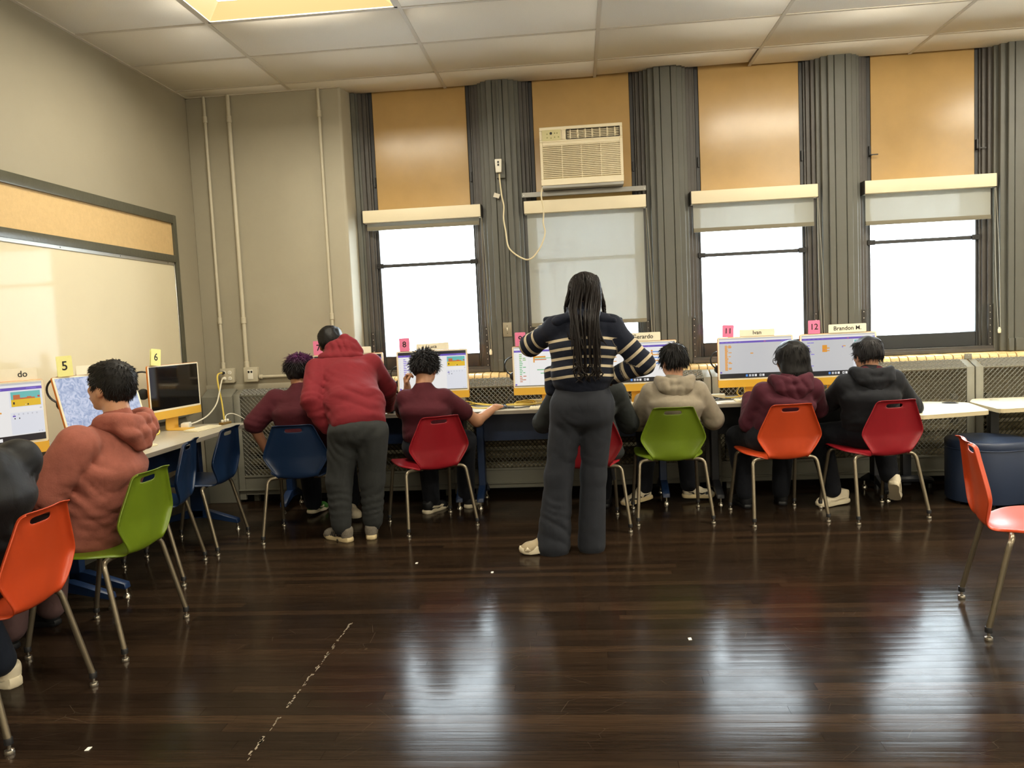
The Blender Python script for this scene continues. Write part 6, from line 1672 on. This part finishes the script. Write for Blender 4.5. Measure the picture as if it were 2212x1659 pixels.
for sx in (-1, 1):
    k.tube([TT(sx*.033+.026*math.cos(a), .108-.1*(abs(sx*.033+.026*math.cos(a))**1.5), .006+.022*math.sin(a)) for a in [2*PI*j/16 for j in range(17)]], .0026, 6, False)
    k.tube(smooth_path([TT(sx*.060, .094, .010), TT(sx*.078, .05, .010), TT(sx*.080, -.02, .004)], 5), .0026, 6)
k.tube([TT(-.008, .107, .008), TT(.008, .107, .008)], .0024, 6); k.build('glasses', M_black, p, smooth=True)
shoe(p, (3.37, .66, 0), (3.32, .92, 0), 'plain', (S_black, S_black, S_black)); shoe(p, (3.62, .72, 0), (3.66, .98, 0), 'plain', (S_black, S_black, S_black))

# 8 --- black hoodie at the end of the row
J = fill(dict(shL=(3.975, .455, .870), shR=(4.275, .45, .885), neck=(4.130, .465, .955), chest=(4.122, .435, .785), pelvis=(4.138, .495, .54), elL=(3.930, .63, .745), wrL=(4.010, .785, .790), elR=(4.445, .585, .690), wrR=(4.40, .83, .775), knL=(3.880, .72, .49), knR=(4.33, .83, .50), anL=(3.945, .67, .12), anR=(4.325, .66, .215)))
HD = dict(c=V(4.136, .515, 1.052), R=head_frame((-.22, .96, -.12)), s=.97)
p = person('person in black hoodie with bowl cut hair and white shoes, end of the row', (4.132, .459, 0), SK_tan, J, HD,
  [('hoodie', top_groups(J, 'hoodie', 1.04, dep=.98, hem=-.03, sl=(.072, .066, .050)), .009, C_black, folds(.004, [], 23.2, J=J), 1, None),
   ('hood', hood_groups(V(4.130, .455, .940), V(1, 0, 0), V(0, 1, 0), back=.105, drop=.085, w=.13, r=.018), .008, C_black, folds(.005, [((4.13, .36, .90), .12, (1, 0, -.4), 55, .005)], 8.2), 1, None),
   ('inner_collar', [([cap((4.09, .435, .955), (4.175, .435, .955), .034, .034)], .02, 1)], .008, C_maroon, None, 1, None),
   ('trousers', leg_groups(J, (.10, .082, .062)), .011, C_navyp, folds(.005, [((3.95, .60, .50), .15, (.8, .4, .2), 45, .006)], 4.4), 1, None)],
  ({'top': .012, 'puff': .016, 'length': .04, 'lift': .02, 'n': 900, 'w': .003, 'jit': .05, 'rough': .003, 'grav': .15, 'nape': -.045, 'whorl': (.01, -.03, .13)}, H_char, 25, H_black),
  [(J['wrL'], (.3, .8, -.25), (0, 0, -1), -1, .6), (J['wrR'], (-.1, .95, -.1), (0, 0, -1), 1, .4)])
shoe(p, (4.075, .755, .01), (3.81, .635, .0), 'panel', (S_white, S_wsole, S_white), s=1.0); shoe(p, (4.315, .565, .165), (4.385, .71, .03), 'panel', (S_white, S_wsole, S_white), s=.95)

# 9 --- salmon hoodie at the left
J = fill(dict(shL=(.045, -1.665, .93), shR=(.035, -1.265, .935), neck=(.075, -1.40, 1.03), chest=(.045, -1.465, .80), pelvis=(-.035, -1.475, .57), waist=(.0, -1.47, .67), elL=(-.075, -1.735, .735), wrL=(-.235, -1.62, .815), elR=(-.10, -1.22, .745), wrR=(-.27, -1.27, .80), knL=(-.36, -1.57, .54), knR=(-.36, -1.33, .54), anL=(-.40, -1.60, .10), anR=(-.40, -1.32, .10)))
HD = dict(c=V(.028, -1.365, 1.158), R=head_frame((-.98, .16, .14)), s=1.02)
def lab(fn): return fn
p = person('person in salmon knit hoodie seen from behind, short black hair, face turned left', (.004, -1.488, 0), SK_tan, J, HD,
  [('hoodie', top_groups(J, 'hoodie', 1.19, dep=1.10, hem=-.085, sl=(.088, .080, .058), shr=.080, blend=.014), .009, C_salmon, folds(.005, [((.03, -1.60, .76), .12, (.2, .7, 1), 40, .009), ((.12, -1.52, .64), .16, (.3, .5, 1), 34, .006)], 29.2, (5, 5, 6), J=J, k=1.25), 1, None),
   ('hood', hood_groups(V(.070, -1.395, 1.000), V(0, 1, 0), V(-1, 0, 0), back=.115, drop=.10, w=.155, r=.022, puff=1.1), .008, C_salmon, folds(.006, [((.17, -1.40, .96), .12, (0, 1, .7), 50, .007)], 2.8), 1, None),
   ('trousers', leg_groups(J, (.105, .09, .07), (.145, .115)), .012, cloth('grey_pink_trousers', rgb(120, 92, 92), weave=600), folds(.004), 1, None)],
  ({'top': .012, 'puff': .012, 'length': .018, 'lift': .75, 'n': 2200, 'w': .0022, 'jit': .3, 'rough': .003, 'nape': -.072, 'smin': -.07}, H_black, 28, H_black),
  [(J['wrL'], (-.9, .3, -.15), (0, 0, -1), -1, .5), (J['wrR'], (-.95, 0, -.1), (0, 0, -1), 1, .5)])
shoe(p, (-.37, -1.60, 0), (-.64, -1.62, 0), 'plain', (S_black, S_black, S_black)); shoe(p, (-.37, -1.32, 0), (-.64, -1.31, 0), 'plain', (S_black, S_black, S_black))

# 10 --- black jacket at the left edge
J = fill(dict(shL=(.04, -2.42, .94), shR=(.04, -2.02, .93), neck=(.03, -2.22, 1.01), chest=(.045, -2.22, .82), pelvis=(-.045, -2.22, .55), elL=(-.10, -2.47, .74), wrL=(-.30, -2.36, .79), elR=(-.075, -1.975, .745), wrR=(-.28, -2.05, .79), knL=(-.30, -2.34, .54), knR=(-.24, -2.08, .53), anL=(-.30, -2.34, .10), anR=(-.135, -2.0, .12)))
HD = dict(c=V(-.12, -2.22, 1.10), R=head_frame((-.95, .05, -.3)), s=.97)
p = person('person in black puffer jacket cut off at the left edge', (.012, -2.225, 0), SK_mid, J, HD,
  [('jacket', top_groups(J, 'jacket', 1.18, dep=1.02, hem=-.04, sl=(.085, .080, .060)), .010, C_jet, folds(.009, [], 31.2, (6, 6, 9), J=J, k=1.6), 1, None),
   ('trousers', leg_groups(J, (.105, .082, .065)), .011, cloth('dark_denim', rgb(30, 38, 54), weave=500), folds(.005), 1, None)],
  ({'top': .012, 'puff': .012, 'length': .03, 'lift': .2, 'n': 400}, H_black, 33, H_black))
shoe(p, (-.085, -1.975, .0), (-.345, -1.90, 0), 'chunky', (S_white, S_wsole, S_wsole), s=1.0); shoe(p, (-.25, -2.36, .0), (-.52, -2.36, 0), 'chunky', (S_white, S_wsole, S_wsole), s=1.0)
